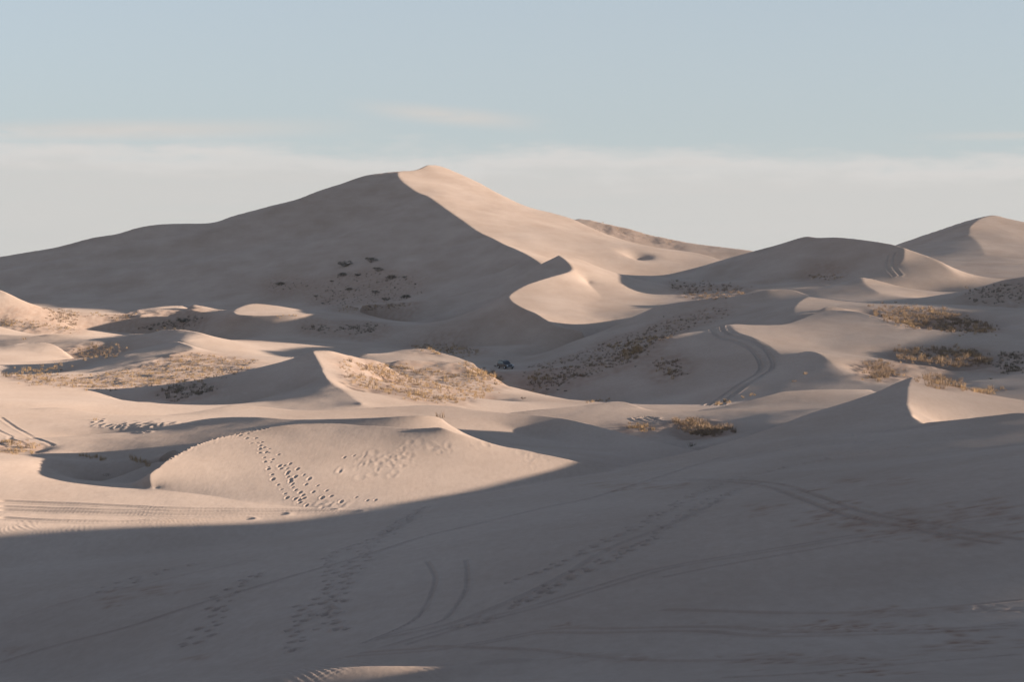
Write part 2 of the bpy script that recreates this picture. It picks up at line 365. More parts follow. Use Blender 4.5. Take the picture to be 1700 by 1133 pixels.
def solve_base(g, C, M):
    def down(c, m, fb, fa):
        ib, ia = np.nonzero(m)
        nb, na = (c.shape[0] + fb - 1) // fb, (c.shape[1] + fa - 1) // fa
        k = (ib // fb) * na + ia // fa
        s = np.bincount(k, c[ib, ia], nb * na); n = np.bincount(k, minlength=nb * na)
        return (s / np.maximum(n, 1)).reshape(nb, na).astype(np.float32), (n > 0).reshape(nb, na)
    H = None
    for fb, fa, it in [(32, 64, 300), (16, 32, 200), (8, 16, 150), (4, 8, 120), (2, 4, 100), (1, 2, 80), (1, 1, 50)]:
        c, m = down(C, M, fb, fa)
        if H is None:
            H = np.full(c.shape, -15.0, np.float32)
        else:
            nb, na = c.shape
            yb = np.clip((np.arange(nb) + .5) * H.shape[0] / nb - .5, 0, H.shape[0] - 1.001)
            xa = np.clip((np.arange(na) + .5) * H.shape[1] / na - .5, 0, H.shape[1] - 1.001)
            y0 = yb.astype(int); x0 = xa.astype(int); fy = (yb - y0)[:, None]; fx = (xa - x0)[None]
            y1 = np.minimum(y0 + 1, H.shape[0] - 1); x1 = np.minimum(x0 + 1, H.shape[1] - 1)
            H = ((H[y0][:, x0] * (1 - fx) + H[y0][:, x1] * fx) * (1 - fy) + (H[y1][:, x0] * (1 - fx) + H[y1][:, x1] * fx) * fy).astype(np.float32)
        H = relax(H, c, m, 1 / (g.da * fa) ** 2, 1 / (g.db * fb) ** 2, it, 1.7 if fb > 1 else 1.5)
    return H

def sand_round(H, SH, k, ka):
    """sand rounds every edge that is not a sharp crest"""
    s = np.clip(blur(SH, 5 * k, 15 * ka) / (0.02 / k), 0, 1)
    Hs = box(box(H, 1, 0), 1, 1) if k > 1 else H
    Hm = blur(H, k, 3 * ka)
    Hl = blur(H, 3 * k, 9 * ka)
    t = np.clip(s * 2, 0, 1); q = np.clip(s * 2 - 1, 0, 1)
    Hf = Hl * (1 - t) + Hm * t
    return (Hf * (1 - q) + Hs * q).astype(np.float32)

def nearest_label(g, lab):
    bi, ai = np.nonzero(lab >= 0)
    src = np.full(lab.shape, -1, np.int64); src[bi, ai] = bi * g.na + ai
    BI = np.arange(g.nb)[:, None]; AI = np.arange(g.na)[None]
    def dist(sr):
        sb, sa = sr // g.na, sr % g.na
        d = ((sb - BI) * g.db) ** 2 + ((sa - AI) * g.da) ** 2
        d[sr < 0] = 1e9
        return d
    D0 = dist(src)
    step = 256
    while step >= 1:
        for db in (-step, 0, step):
            for da in (-step, 0, step):
                if db == 0 and da == 0: continue
                sh = np.full_like(src, -1)
                y0, y1 = max(0, db), min(g.nb, g.nb + db); x0, x1 = max(0, da), min(g.na, g.na + da)
                sh[y0:y1, x0:x1] = src[y0 - db:y1 - db, x0 - da:x1 - da]
                d = dist(sh); b = d < D0
                src[b] = sh[b]; D0[b] = d[b]
        step //= 2
    return lab.ravel()[src]

G0 = Grid(-800, 2700, 876, 10, 1500, 2008)             # the whole field
G1 = Grid(-160, 1860, 1011, 85, 1120, 4161)            # finer sand where the crests are seen
C_, M_, S_, LABEL = rasterise(G0)
LABEL = nearest_label(G0, LABEL)
H0raw = solve_base(G0, C_, M_)
H0 = sand_round(H0raw, S_, 1, 1)
C_, M_, S_, _l = rasterise(G1)
H1 = G0.at(H0raw, *np.meshgrid(G1.A, G1.B)).astype(np.float32)
edge = np.zeros_like(M_); edge[:2] = edge[-2:] = True; edge[:, :2] = edge[:, -2:] = True
C_[edge] = H1[edge]; M_ |= edge
H1 = sand_round(relax(H1, C_, M_, 1 / G1.da ** 2, 1 / G1.db ** 2, 90, 1.6), S_, 4, 2)
del C_, M_, S_, edge
NA, DA, A0 = 1752, 3500 / F / 1751, (-800 - 850) / F
B0, B1 = G0.B[0], G0.B[-1]
AX = A0 + DA * np.arange(NA)
BX = G0.B

def height(x, y):
    a, b = np.broadcast_arrays(x / y, np.log(y))
    h = G0.at(H0, a, b)
    w = np.clip(np.minimum.reduce([(a - G1.A[0]) / (40 * G1.da), (G1.A[-1] - a) / (40 * G1.da), (b - G1.B[0]) / (80 * G1.db), (G1.B[-1] - b) / (80 * G1.db)]), 0, 1)
    return h * (1 - w) + G1.at(H1, a, b) * w

# rows of the mesh crowd where the ground turns towards the viewpoint (finer sand near, coarser far)
NR = 1500
Y = np.exp(BX)[:, None]
V = project(AX[None] * Y, Y, height(AX[None] * Y, Y))[1]
run = np.minimum.accumulate(V, axis=0)
dv = np.abs(np.diff(V, axis=0, prepend=V[:1]))
vis = V <= run + 0.4
inframe = (V > -100) & (V < 1180)
wgt = np.where(inframe, np.where(vis, np.minimum(dv, 40), 0.25 * np.minimum(dv, 12)), 0.05) + 0.18
wgt = blur(wgt.astype(np.float32), 4, 4)
cw = np.cumsum(wgt.astype(np.float64), axis=0)
cw = (cw - cw[:1]) / (cw[-1:] - cw[:1])
tt = np.linspace(0, 1, NR)
BB = np.empty((NR, NA))
for j in range(NA):
    BB[:, j] = np.interp(tt, cw[:, j], BX)
YM = np.exp(BB); XM = AX[None] * YM
ZM = height(XM, YM)

# beyond both edges of the grid the ground runs on; close by on the right an unseen rise is added to block the sun
EXT = A0 + NA * DA + np.geomspace(0.004, 4.0, 40)
EXL = A0 - np.geomspace(0.004, 4.0, 40)[::-1]
def widen(side, col, a):
    y = np.repeat(YM[:, col:col + 1] if col >= 0 else YM[:, -1:], len(a), 1)
    x = a[None] * y
    z0 = np.repeat(ZM[:, col:col + 1] if col >= 0 else ZM[:, -1:], len(a), 1)
    if side > 0:
        top = np.interp(y, [10, 20, 24, 30, 33, 37, 44, 50, 90], [0.5, -1.2, -1.65, -2.2, -3.45, -3.5, -2.2, -1.5, -8.0])  # height of the unseen rise, dipped where sun should reach the sand
        t = np.clip((x - AX[-1] * y) / 22.0, 0, 1)
        z0 = z0 + np.maximum(top - z0, 0) * t * t * (3 - 2 * t)
    return x, y, z0
xr, yr, zr = widen(1, -1, EXT); xl, yl, zl = widen(-1, 0, EXL)
XM = np.hstack([xl, XM, xr]); YM = np.hstack([yl, YM, yr]); ZM = np.hstack([zl, ZM, zr])
NA = XM.shape[1]

# ------------------------------------------------------------------ what lies on the sand: prints, ruts, roughness
def unproject(u, v):
    """first ground point seen through each point of the frame"""
    u, v = np.asarray(u, float).ravel(), np.asarray(v, float).ravel()
    yy = np.exp(np.linspace(math.log(10.6), math.log(1440), 3000))
    out = np.zeros((len(u), 3))
    for i in range(0, len(u), 400):
        a, s = ray(u[i:i + 400], v[i:i + 400])
        h = height(a[:, None] * yy[None], np.broadcast_to(yy[None], (len(a), len(yy))))
        hit = h >= s[:, None] * yy[None]
        k = np.maximum(hit.argmax(1), 1)
        n = np.arange(len(a))
        d0 = s * yy[k - 1] - h[n, k - 1]; d1 = h[n, k] - s * yy[k]
        t = np.clip(d0 / np.maximum(d0 + d1, 1e-6), 0, 1)
        y = yy[k - 1] + (yy[k] - yy[k - 1]) * t
        y[~hit.any(1)] = np.nan
        out[i:i + 400, 0] = a * y; out[i:i + 400, 1] = y
    ok = ~np.isnan(out[:, 1])
    out[ok, 2] = height(out[ok, 0], out[ok, 1])
    return out

RNG = np.random.default_rng(7)
_G = RNG.random((256, 256)) * 2 * math.pi
def noise(x, y, seed=0):
    x = x + seed * 17.31; y = y + seed * 9.77
    i = np.floor(x).astype(int); j = np.floor(y).astype(int)
    fx, fy = x - i, y - j
    w = lambda t: t * t * t * (t * (t * 6 - 15) + 10)
    def g(di, dj):
        an = _G[(i + di) & 255, (j + dj) & 255]
        return np.cos(an) * (fx - di) + np.sin(an) * (fy - dj)
    a = g(0, 0) + (g(1, 0) - g(0, 0)) * w(fx)
    b = g(0, 1) + (g(1, 1) - g(0, 1)) * w(fx)
    return (a + (b - a) * w(fy)) * 1.4

# patches of dry grass: outline in the frame, tufts, height, colour, singles?
GRASS = [
 ('slope right of the pointed dune', [(560, 603), (640, 608), (720, 614), (800, 625), (832, 637), (800, 663), (740, 672), (650, 657), (585, 632)], 620, 0.55, 'straw', 0),
 ('grassy hummocks at left', [(20, 628), (130, 623), (230, 613), (318, 588), (430, 600), (400, 618), (330, 632), (250, 642), (160, 648), (40, 638)], 700, 0.62, 'straw', 0),
 ('rim', [(0, 529), (60, 535), (120, 541), (130, 552), (60, 545), (0, 540)], 90, 1.0, 'straw', 0),
 ('crest', [(76, 511), (100, 513), (136, 523), (122, 540), (84, 532)], 80, 1.1, 'brown', 0),
 ('chain slope', [(182, 526), (222, 520), (225, 524), (190, 531)], 40, 0.9, 'brown', 0),
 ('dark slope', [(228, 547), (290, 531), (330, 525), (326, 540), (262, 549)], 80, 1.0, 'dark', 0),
 ('mound', [(120, 580), (196, 571), (202, 590), (140, 598)], 90, 0.9, 'brown', 0),
 ('left hollow', [(0, 626), (50, 612), (100, 605), (112, 615), (40, 632)], 60, 0.9, 'straw', 0),
 ('right slope', [(880, 612), (960, 588), (1040, 558), (1110, 533), (1200, 507), (1210, 520), (1130, 550), (1080, 574), (1060, 596), (1000, 616), (940, 640), (880, 650)], 520, 0.7, 'brown', 0),
 ('right slope edge', [(1008, 575), (1060, 563), (1110, 549), (1112, 553), (1060, 570), (1012, 580)], 90, 0.9, 'straw', 0),
 ('right slope patch', [(1030, 580), (1064, 576), (1066, 590), (1036, 593)], 60, 0.9, 'straw', 0),
 ('right slope clump', [(1092, 600), (1110, 595), (1128, 600), (1134, 624), (1100, 626)], 50, 0.8, 'brown', 0),
 ('scarp', [(1105, 462), (1150, 470), (1232, 477), (1234, 490), (1180, 500), (1120, 480)], 150, 1.0, 'brown', 0),
 ('hollow under the lit ridge', [(1448, 508), (1500, 508), (1560, 514), (1640, 538), (1652, 551), (1560, 551), (1500, 540), (1455, 524)], 420, 1.0, 'brown', 0),
 ('rim of the hollow', [(1440, 519), (1480, 530), (1540, 545), (1650, 551), (1650, 554), (1540, 549), (1480, 534), (1440, 523)], 90, 0.9, 'straw', 0),
 ('right mound', [(1485, 580), (1560, 577), (1620, 584), (1642, 600), (1590, 611), (1500, 600)], 260, 0.85, 'brown', 0),
 ('right mound edge', [(1585, 578), (1620, 584), (1645, 600), (1635, 604), (1600, 590)], 60, 0.9, 'straw', 0),
 ('near mound', [(1434, 602), (1470, 600), (1492, 625), (1452, 635)], 110, 0.8, 'brown', 0),
 ('peak back', [(1512, 630), (1560, 620), (1604, 640), (1570, 646)], 80, 0.8, 'brown', 0),
 ('peak back straw', [(1592, 645), (1660, 647), (1662, 653), (1600, 651)], 40, 0.8, 'straw', 0),
 ('low hill', [(1110, 700), (1150, 695), (1216, 719), (1165, 727)], 160, 0.65, 'brown', 0),
 ('low hill foot', [(1040, 706), (1090, 708), (1092, 714), (1045, 712)], 30, 0.6, 'straw', 0),
 ('back ridge', [(688, 576), (730, 572), (792, 584), (770, 592), (720, 584)], 150, 0.9, 'straw', 0),
 ('lobe', [(768, 604), (800, 612), (836, 632), (790, 634), (780, 620)], 90, 0.9, 'straw', 0),
 ('wing', [(560, 514), (613, 507), (690, 503), (690, 508), (620, 516), (560, 519)], 90, 0.8, 'straw', 0),
 ('far band', [(1340, 461), (1400, 460), (1402, 463), (1345, 465)], 30, 0.9, 'straw', 0),
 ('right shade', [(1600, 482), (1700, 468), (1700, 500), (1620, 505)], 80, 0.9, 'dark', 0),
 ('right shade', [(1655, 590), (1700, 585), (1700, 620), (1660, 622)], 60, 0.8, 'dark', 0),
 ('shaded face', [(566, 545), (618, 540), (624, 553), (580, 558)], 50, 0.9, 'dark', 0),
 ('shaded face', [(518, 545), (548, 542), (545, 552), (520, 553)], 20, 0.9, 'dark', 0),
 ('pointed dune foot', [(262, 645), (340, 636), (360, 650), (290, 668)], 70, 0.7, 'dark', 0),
 ('left slope', [(0, 735), (60, 742), (58, 752), (0, 752)], 60, 0.35, 'straw', 0),
 ('added far ridge scrub', [(965, 367), (1000, 372), (1060, 388), (1180, 408), (1232, 414), (1230, 417), (1150, 411), (1050, 397), (990, 381)], 34, 0.8, 'straw', 0),  # grass and brown litter added to darken the ridge's shaded band
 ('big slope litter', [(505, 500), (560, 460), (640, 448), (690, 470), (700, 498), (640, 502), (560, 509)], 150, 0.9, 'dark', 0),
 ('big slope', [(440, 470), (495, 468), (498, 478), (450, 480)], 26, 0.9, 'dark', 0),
]
def in_poly(u, v, p):
    c = np.zeros(u.shape, bool)
    for (x0, y0), (x1, y1) in zip(p, p[1:] + p[:1]):
        if y0 != y1:
            c ^= ((y0 > v) != (y1 > v)) & (u < (x1 - x0) * (v - y0) / (y1 - y0) + x0)
    return c
def scatter(p, n):
    us, vs = [q[0] for q in p], [q[1] for q in p]
    U, Vv = [], []
    while len(U) < n:
        u = RNG.uniform(min(us), max(us), 4 * n); v = RNG.uniform(min(vs), max(vs), 4 * n)
        k = in_poly(u, v, p) & (noise(u / 16, v / 7, 3) > RNG.uniform(-0.75, 0.25, 4 * n))
        U += list(u[k]); Vv += list(v[k])
    U = np.array(U[:n]) + RNG.normal(0, 9, n) * (RNG.random(n) < 0.5); Vv = np.array(Vv[:n]) + RNG.normal(0, 2.6, n) * (RNG.random(n) < 0.5)
    return unproject(U, Vv)
TUFTS = []                                   # (x, y, height, colour, patch)
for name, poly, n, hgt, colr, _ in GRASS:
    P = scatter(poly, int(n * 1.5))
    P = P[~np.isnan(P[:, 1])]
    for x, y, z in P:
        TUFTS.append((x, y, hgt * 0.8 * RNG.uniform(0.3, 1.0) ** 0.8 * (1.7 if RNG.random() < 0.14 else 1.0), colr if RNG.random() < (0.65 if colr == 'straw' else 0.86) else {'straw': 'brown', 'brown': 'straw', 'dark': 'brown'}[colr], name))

# rough, littered ground where the grass stands
rough = np.zeros((G0.nb, G0.na), np.float32)
tx = np.array([t[0] for t in TUFTS]); ty = np.array([t[1] for t in TUFTS])
np.add.at(rough, (np.clip(np.rint((np.log(ty) - G0.b0) / G0.db).astype(int), 0, G0.nb - 1), np.clip(np.rint((tx / ty - G0.a0) / G0.da).astype(int), 0, G0.na - 1)), 1.0)
rough = np.clip(blur(rough, 4, 4) * 12, 0, 1)
def rough_at(x, y):
    return G0.at(rough, x / y, np.log(y))

def relief(x, y):
    """wind-worn unevenness of the sand, metres"""
    d = 0.16 * noise(x / 31, y / 44, 1) + 0.10 * noise(x / 13, y / 19, 2) + 0.035 * noise(x / 5.2, y / 8, 4) + 0.014 * noise(x / 2.1, y / 3.1, 5)
    far = np.clip((y - 350) / 500, 0, 1)
    d = d * np.clip((y - 15) / 120, 0.22, 1) + far * (1.0 * noise(x / 70, y / 90, 6) + 0.35 * noise(x / 27, y / 30, 7))
    r = rough_at(x, y)
    return d + r * (0.26 * noise(x / 5.5, y / 6.5, 8) + 0.10 * noise(x / 2.1, y / 2.6, 9) + 0.03 * noise(x / 0.8, y / 0.9, 10))

DIRT = rough_at(XM, YM) * 0.45
ZD = relief(XM, YM)
UM, VM = project(XM, YM, ZM)

def near_cols(x, y, r):
    j = (x / y - A0) / DA + 40
    k = r / y / DA + 1
    return max(0, int(j - k)), min(NA, int(j + k) + 2)
def rows_of(j0, j1, ya, yb):
    js = (j0, (j0 + j1) // 2, min(j1, NA) - 1)
    return max(0, min(np.searchsorted(YM[:, j], ya) for j in js) - 1), max(np.searchsorted(YM[:, j], yb) for j in js) + 1
def dimple(x, y, rx, ry, depth, dirt=0.0, rim=0.35):
    """one footprint-like hollow with a thrown-up rim"""
    j0, j1 = near_cols(x, y, 2.2 * rx)
    i0, i1 = rows_of(j0, j1, y - 2.2 * ry, y + 2.2 * ry)
    X, Yy = XM[i0:i1, j0:j1], YM[i0:i1, j0:j1]
    q = ((X - x) / rx) ** 2 + ((Yy - y) / ry) ** 2
    ZD[i0:i1, j0:j1] += -depth * np.exp(-q * 1.6) + rim * depth * np.exp(-(np.sqrt(q) - 1.35) ** 2 * 6)
    if dirt:
        DIRT[i0:i1, j0:j1] = np.maximum(DIRT[i0:i1, j0:j1], dirt * np.exp(-q))
def polyline(pts, step):
    p = np.array(pts, float)
    q = spline(np.c_[p, np.zeros(len(p))])[:, :2]
    P = unproject(q[:, 0], q[:, 1])[:, :2]
    P = P[~np.isnan(P[:, 1])]
    d = np.r_[0, np.cumsum(np.hypot(*np.diff(P, axis=0).T))]
    t = np.arange(0, d[-1], step)
    P = np.c_[np.interp(t, d, P[:, 0]), np.interp(t, d, P[:, 1])]
    k = np.ones(9) / 9
    if len(P) > 20:
        for c in (0, 1):
            P[:, c] = np.convolve(np.pad(P[:, c], 4, mode='edge'), k, 'valid')
    return P
def rut(P, offs, width, depth, dirt=0.0, berm=0.5):
    """wheel ruts along the ground line P: one groove per lateral offset"""
    P = P[(P[:, 1] > 11)]
    T = np.gradient(P, axis=0); T /= np.linalg.norm(T, axis=1, keepdims=True) + 1e-9
    acc = {}
    for o in offs:
        Q = P + np.c_[T[:, 1], -T[:, 0]] * o
        r = 2.4 * width
        for n in range(0, len(Q), 12):
            seg = Q[n:n + 14]
            xa, xb, ya, yb = seg[:, 0].min() - r, seg[:, 0].max() + r, seg[:, 1].min() - r, seg[:, 1].max() + r
            aa = [xa / ya, xa / yb, xb / ya, xb / yb]
            j0 = max(0, int((min(aa) - A0) / DA) + 39); j1 = min(NA, int((max(aa) - A0) / DA) + 43)
            if j1 <= j0: continue
            i0, i1 = rows_of(j0, j1, ya, yb)
            X, Yy = XM[i0:i1, j0:j1], YM[i0:i1, j0:j1]
            d = np.sqrt(((X[..., None] - seg[:, 0]) ** 2 + (Yy[..., None] - seg[:, 1]) ** 2).min(-1))
            D_ = BUF[i0:i1, j0:j1]
            np.minimum(D_, d, out=D_)
    w = BUF / width
    ok = w < 4
    ZD[ok] += -depth * np.exp(-w[ok] ** 2 * 1.3) + berm * depth * np.exp(-(w[ok] - 1.5) ** 2 * 4)
    if dirt:
        DIRT[ok] = np.maximum(DIRT[ok], dirt * np.exp(-w[ok] ** 2 * 0.6))
    BUF[:] = 1e3
BUF = np.full(XM.shape, 1e3)

def trail(pts, stride, rx, ry, depth, jit=0.12, dirt=0.0):
    P = polyline(pts, stride)
    T = np.gradient(P, axis=0); T /= np.linalg.norm(T, axis=1, keepdims=True) + 1e-9
    for n, (p, t) in enumerate(zip(P, T)):
        s = 0.14 * (1 if n % 2 else -1)
        k = RNG.uniform(0.7, 1.2)
        dimple(p[0] + t[1] * s + RNG.normal(0, jit), p[1] - t[0] * s + RNG.normal(0, jit), rx * k, ry * k, depth * k, dirt)
# prints down the face of the front dune
FEET = [(190, 245), (240, 300), (335, 360), (380, 450), (390, 495), (425, 550), (425, 572), (465, 635), (475, 685), (530, 745), (567, 795), (605, 842), (628, 888),
        (290, 245), (310, 295), (340, 325), (380, 345), (435, 360), (430, 400), (400, 395), (545, 540), (600, 540), (630, 570), (640, 610), (628, 630),
        (640, 660), (668, 690), (668, 713), (690, 737), (677, 752), (690, 775), (722, 803), (770, 830), (800, 860), (812, 893), (720, 900), (765, 910), (770, 940),
        (355, 290), (535, 420), (662, 520), (742, 578), (810, 643), (870, 685), (962, 757), (1058, 812), (1108, 873), (1215, 935), (718, 660), (833, 745), (912, 825),
        (1010, 890), (840, 972), (1590, 918), (1500, 922), (1380, 885), (1250, 458), (1355, 440), (1465, 450), (120, 215), (205, 195), (470, 470), (450, 500), (560, 570), (330, 400)]
Pf = unproject([380 + q[0] / 6.538 for q in FEET], [690 + q[1] / 6.538 for q in FEET])
for x, y, z in Pf:
    k = RNG.uniform(0.8, 1.25)
    dimple(x, y, 0.082 * k, RNG.uniform(0.14, 0.34) * k, RNG.uniform(0.035, 0.075) * k, 0, 0.18)
# broken crest of the front dune
cr = [c for c in CURVES if c[0] == 'front' and c[2] == 1.0][0]
q = spline(cr[1]); q = q[(q[:, 0] > 278) & (q[:, 0] < 450)]
dd = np.r_[0, np.cumsum(np.hypot(np.diff(q[:, 0]) / 3500 * 118, np.diff(q[:, 2])))]
for t in np.arange(0.3, dd[-1], 0.34):
    u, D = np.interp(t, dd, q[:, 0]), np.interp(t, dd, q[:, 2])
    x = (u - 850) / F * D
    if RNG.random() < 0.8:
        dimple(x + RNG.normal(0, 0.05), D - 0.1, 0.09, 0.25, RNG.uniform(0.03, 0.11), 0, 0.45)
        for m in range(3):
            dimple(x + 0.05 * m, D - 0.5 - 0.6 * m, 0.09, 0.5, 0.005 if u < 400 else 0.0, 0, 0.5)
# trampled sand and slides on the same face
for u, v, n, su, sv in [(620, 772, 36, 30, 9), (660, 762, 22, 22, 8), (720, 745, 14, 30, 6), (880, 765, 12, 16, 5), (800, 740, 8, 14, 4), (540, 838, 16, 60, 3)]:
    for x, y, z in unproject(RNG.normal(u, su, n), RNG.normal(v, sv, n)):
        if 95 < y < 140: dimple(x, y, RNG.uniform(.1, .25), RNG.uniform(.25, .7), RNG.uniform(.003, .011), 0, 0.6)
for u, v, n, su, sv in [(165, 704, 12, 5, 5), (215, 706, 16, 26, 5), (243, 712, 22, 9, 8), (300, 702, 10, 20, 3)]:
    for x, y, z in unproject(RNG.normal(u, su, n), RNG.normal(v, sv, n)):
        if 139 < y < 190: dimple(x, y, RNG.uniform(.18, .4), RNG.uniform(.4, 1.0), RNG.uniform(.012, .045), 0, 0.5)
# wheel tracks over the right-hand hill and the dune behind it
rut(polyline([(1200, 541), (1203, 550), (1216, 557), (1243, 564), (1264, 573), (1279, 588), (1286, 606), (1280, 616), (1262, 627), (1235, 645), (1200, 672)], 0.25), (0.0, 0.35, 1.7, 2.05), 0.16, 0.16)
rut(polyline([(1488, 420), (1484, 432), (1485, 446), (1496, 460)], 0.4), (0.0, 1.8), 0.45, 0.25)
rut(polyline([(1060, 695), (1075, 692), (1090, 697), (1110, 700)], 0.25), (0.0, 1.5), 0.25, 0.12)
rut(polyline([(0, 692), (30, 712), (60, 730), (90, 742)], 0.25), (0.0, 1.6, 3.1), 0.2, 0.03)
# ruts on the flat before the front dune
for pts in ([(0, 832), (150, 838), (300, 845), (420, 846), (560, 846)], [(0, 841), (200, 848), (400, 850), (600, 849)], [(0, 847), (150, 852), (330, 856), (480, 854)], [(0, 860), (100, 866), (260, 868), (420, 862)]):
    rut(polyline(pts, 0.2), (0.0,), 0.3, 0.055)
# ruts and trails on the shaded foreground hill
for pts, offs, w, d, dirt in [
    ([(0, 1102), (88, 1075), (212, 1043), (318, 1008), (406, 983), (512, 952), (600, 927), (706, 894), (794, 874), (900, 846), (981, 828), (1059, 803), (1200, 756)], (0.0,), 0.16, 0.07, 0.35),
    ([(709, 934), (723, 962), (716, 987), (706, 1012), (681, 1036), (600, 1072)], (0.0,), 0.08, 0.05, 0.3),
    ([(773, 931), (776, 959), (773, 983), (755, 1012), (734, 1033), (670, 1050), (621, 1064)], (0.0,), 0.08, 0.05, 0.3),
    ([(621, 1065), (741, 1040), (847, 1001), (935, 959), (1023, 909), (1112, 874), (1200, 832)], (0.0,), 0.2, 0.06, 0.35),
    ([(640, 1076), (776, 1036), (882, 1008), (988, 976), (1094, 945), (1195, 927), (1312, 908), (1418, 890), (1523, 878), (1700, 856)], (0.0, 0.6), 0.14, 0.05, 0.4),
    ([(1100, 960), (1195, 941), (1312, 920), (1418, 902), (1523, 885), (1700, 863)], (0.0,), 0.15, 0.05, 0.4),
    ([(1100, 796), (1206, 796), (1301, 807), (1361, 826), (1418, 846), (1470, 860), (1541, 870), (1612, 885), (1700, 899)], (0.0, 0.55), 0.11, 0.07, 0.6),
    ([(600, 1086), (776, 1072), (918, 1047), (1024, 1047), (1200, 1044), (1298, 1052), (1418, 1051), (1559, 1047), (1700, 1040)], (0.0, 0.5), 0.13, 0.05, 0.6),
    ([(706, 1075), (882, 1082), (1006, 1096), (1165, 1100), (1300, 1096)], (0.0,), 0.12, 0.05, 0.5),
    ([(1100, 1015), (1347, 1021), (1524, 1015), (1700, 998)], (0.0,), 0.14, 0.04, 0.6),
    ([(1200, 1128), (1347, 1121), (1488, 1107), (1700, 1089)], (0.0,), 0.12, 0.05, 0.6),
    ([(1050, 792), (1150, 772), (1260, 748), (1400, 722), (1520, 708)], (0.0, 1.4), 0.16, 0.05, 0.25),
    ([(0, 1040), (120, 1000), (260, 968), (420, 930)], (0.0,), 0.2, 0.04, 0.2)]:
    rut(polyline(pts, 0.12), offs, w * 0.85, d * 0.55, dirt * 0.6)
for pts in ([(705, 842), (665, 874), (640, 888), (610, 906), (560, 915), (550, 940), (553, 985), (549, 1010), (548, 1040), (550, 1060)],
            [(690, 858), (620, 905), (596, 941), (575, 966), (552, 995), (545, 1028)], [(519, 998), (505, 1015), (494, 1033), (482, 1044), (497, 1061), (488, 1072), (494, 1085)],
            [(440, 952), (405, 968), (378, 987), (367, 1015), (362, 1032), (345, 1050), (328, 1065), (300, 1085)],
            [(830, 975), (912, 945), (1000, 905), (1100, 855), (1200, 802), (1400, 757), (1560, 735)], [(855, 1008), (1010, 930), (1120, 870), (1180, 835), (1262, 800)],
            [(760, 1050), (900, 985), (1030, 925), (1100, 890)], [(170, 985), (230, 962), (290, 945), (330, 935)]):
    trail(pts, 0.66, 0.11, 0.26, 0.075, 0.16, 0.4)
# bands of dark, rust-coloured grains the wind has sorted out on the foreground hill
for u, v, n, su, sv in [(1480, 870, 60, 80, 12), (1540, 868, 40, 60, 14), (1600, 890, 24, 50, 8), (1380, 845, 20, 30, 10), (1258, 852, 10, 12, 5), (1460, 1047, 50, 110, 5), (1650, 1015, 20, 40, 5),
                        (1380, 1098, 40, 70, 6), (1270, 1098, 20, 60, 4), (1440, 1120, 16, 60, 4), (1480, 800, 10, 25, 3), (1400, 798, 8, 14, 3), (1640, 850, 26, 50, 6), (1320, 1045, 24, 60, 6), (1490, 1020, 24, 40, 5),
                        (1070, 808, 30, 40, 4), (945, 1042, 6, 14, 3), (1010, 914, 5, 8, 2), (240, 985, 16, 30, 6), (185, 1002, 8, 14, 4), (20, 1080, 5, 8, 3), (320, 1092, 6, 8, 3), (1000, 1095, 20, 60, 3), (1600, 1070, 30, 70, 8)]:
    for x, y, z in unproject(RNG.normal(u, su, n), RNG.normal(v, sv, n)):
        if not 11 < y < 125: continue
        k = y / 50
        dimple(x, y, RNG.uniform(.06, .34) * k, RNG.uniform(.1, .45) * k, 0.008, RNG.uniform(.25, .9), 0.2)
# larger forms: a spur on the shaded flank, a blow-out, scars on the far ridge, small basins between the hummocks, a hump close by
rut(polyline([(466, 347), (388, 375), (300, 405), (180, 432), (0, 458)], 5), (0.0,), 16.0, -2.2, 0, -0.3)
rut(polyline([(640, 330), (560, 372), (470, 420), (330, 462), (150, 480)], 5), (0.0,), 20.0, 1.6, 0, 0.3)
def basin(u, v, rx, ry, depth):
    x, y, z = unproject([u], [v])[0]
    if not math.isnan(y): dimple(x, y, rx, ry, depth, 0, 0.0)
basin(1058, 424, 7, 12, 2.6)
for u, v, rx, ry, d in [(995, 381, 9, 26, 0.8), (1030, 390, 5, 30, 0.5), (1062, 397, 10, 24, 1.1), (1084, 402, 6, 22, 0.7), (1112, 408, 8, 20, 0.8), (190, 582, 9, 26, 2.2), (150, 590, 7, 20, 1.6),
                        (255, 572, 7, 20, 1.5), (40, 606, 9, 16, 1.5), (85, 608, 7, 14, 1.2), (1120, 475, 4, 10, 1.0), (1160, 482, 4, 9, 1.0), (1205, 484, 3, 8, .8),
                        (1500, 526, 8, 16, 2.6), (1550, 532, 9, 16, 3.0), (1605, 538, 8, 14, 2.4), (1440, 514, 3, 8, .8), (1535, 588, 7, 12, 2.0), (1580, 592, 6, 10, 1.7), (1452, 613, 4, 8, 1.3), (1555, 628, 4, 8, 1.0), (1150, 711, 3, 6, .8), (1185, 716, 2.5, 5, .6), (800, 655, 5, 8, 1.0), (600, 640, 4, 7, .6), (660, 635, 4, 8, .6)]:
    basin(u, v, rx, ry, d)
dimple(-3.0, 38.2, 3.0, 1.2, -0.33, 0, 0.0)
for _x, _y, _w in [(-4.6, 39.6, 1.3), (-3.2, 39.9, 1.0), (-1.4, 39.2, 1.2), (-2.4, 40.6, 1.4), (-0.2, 38.6, 0.8)]:
    dimple(_x, _y, _w, 0.3, -0.10, 0, 0.0)
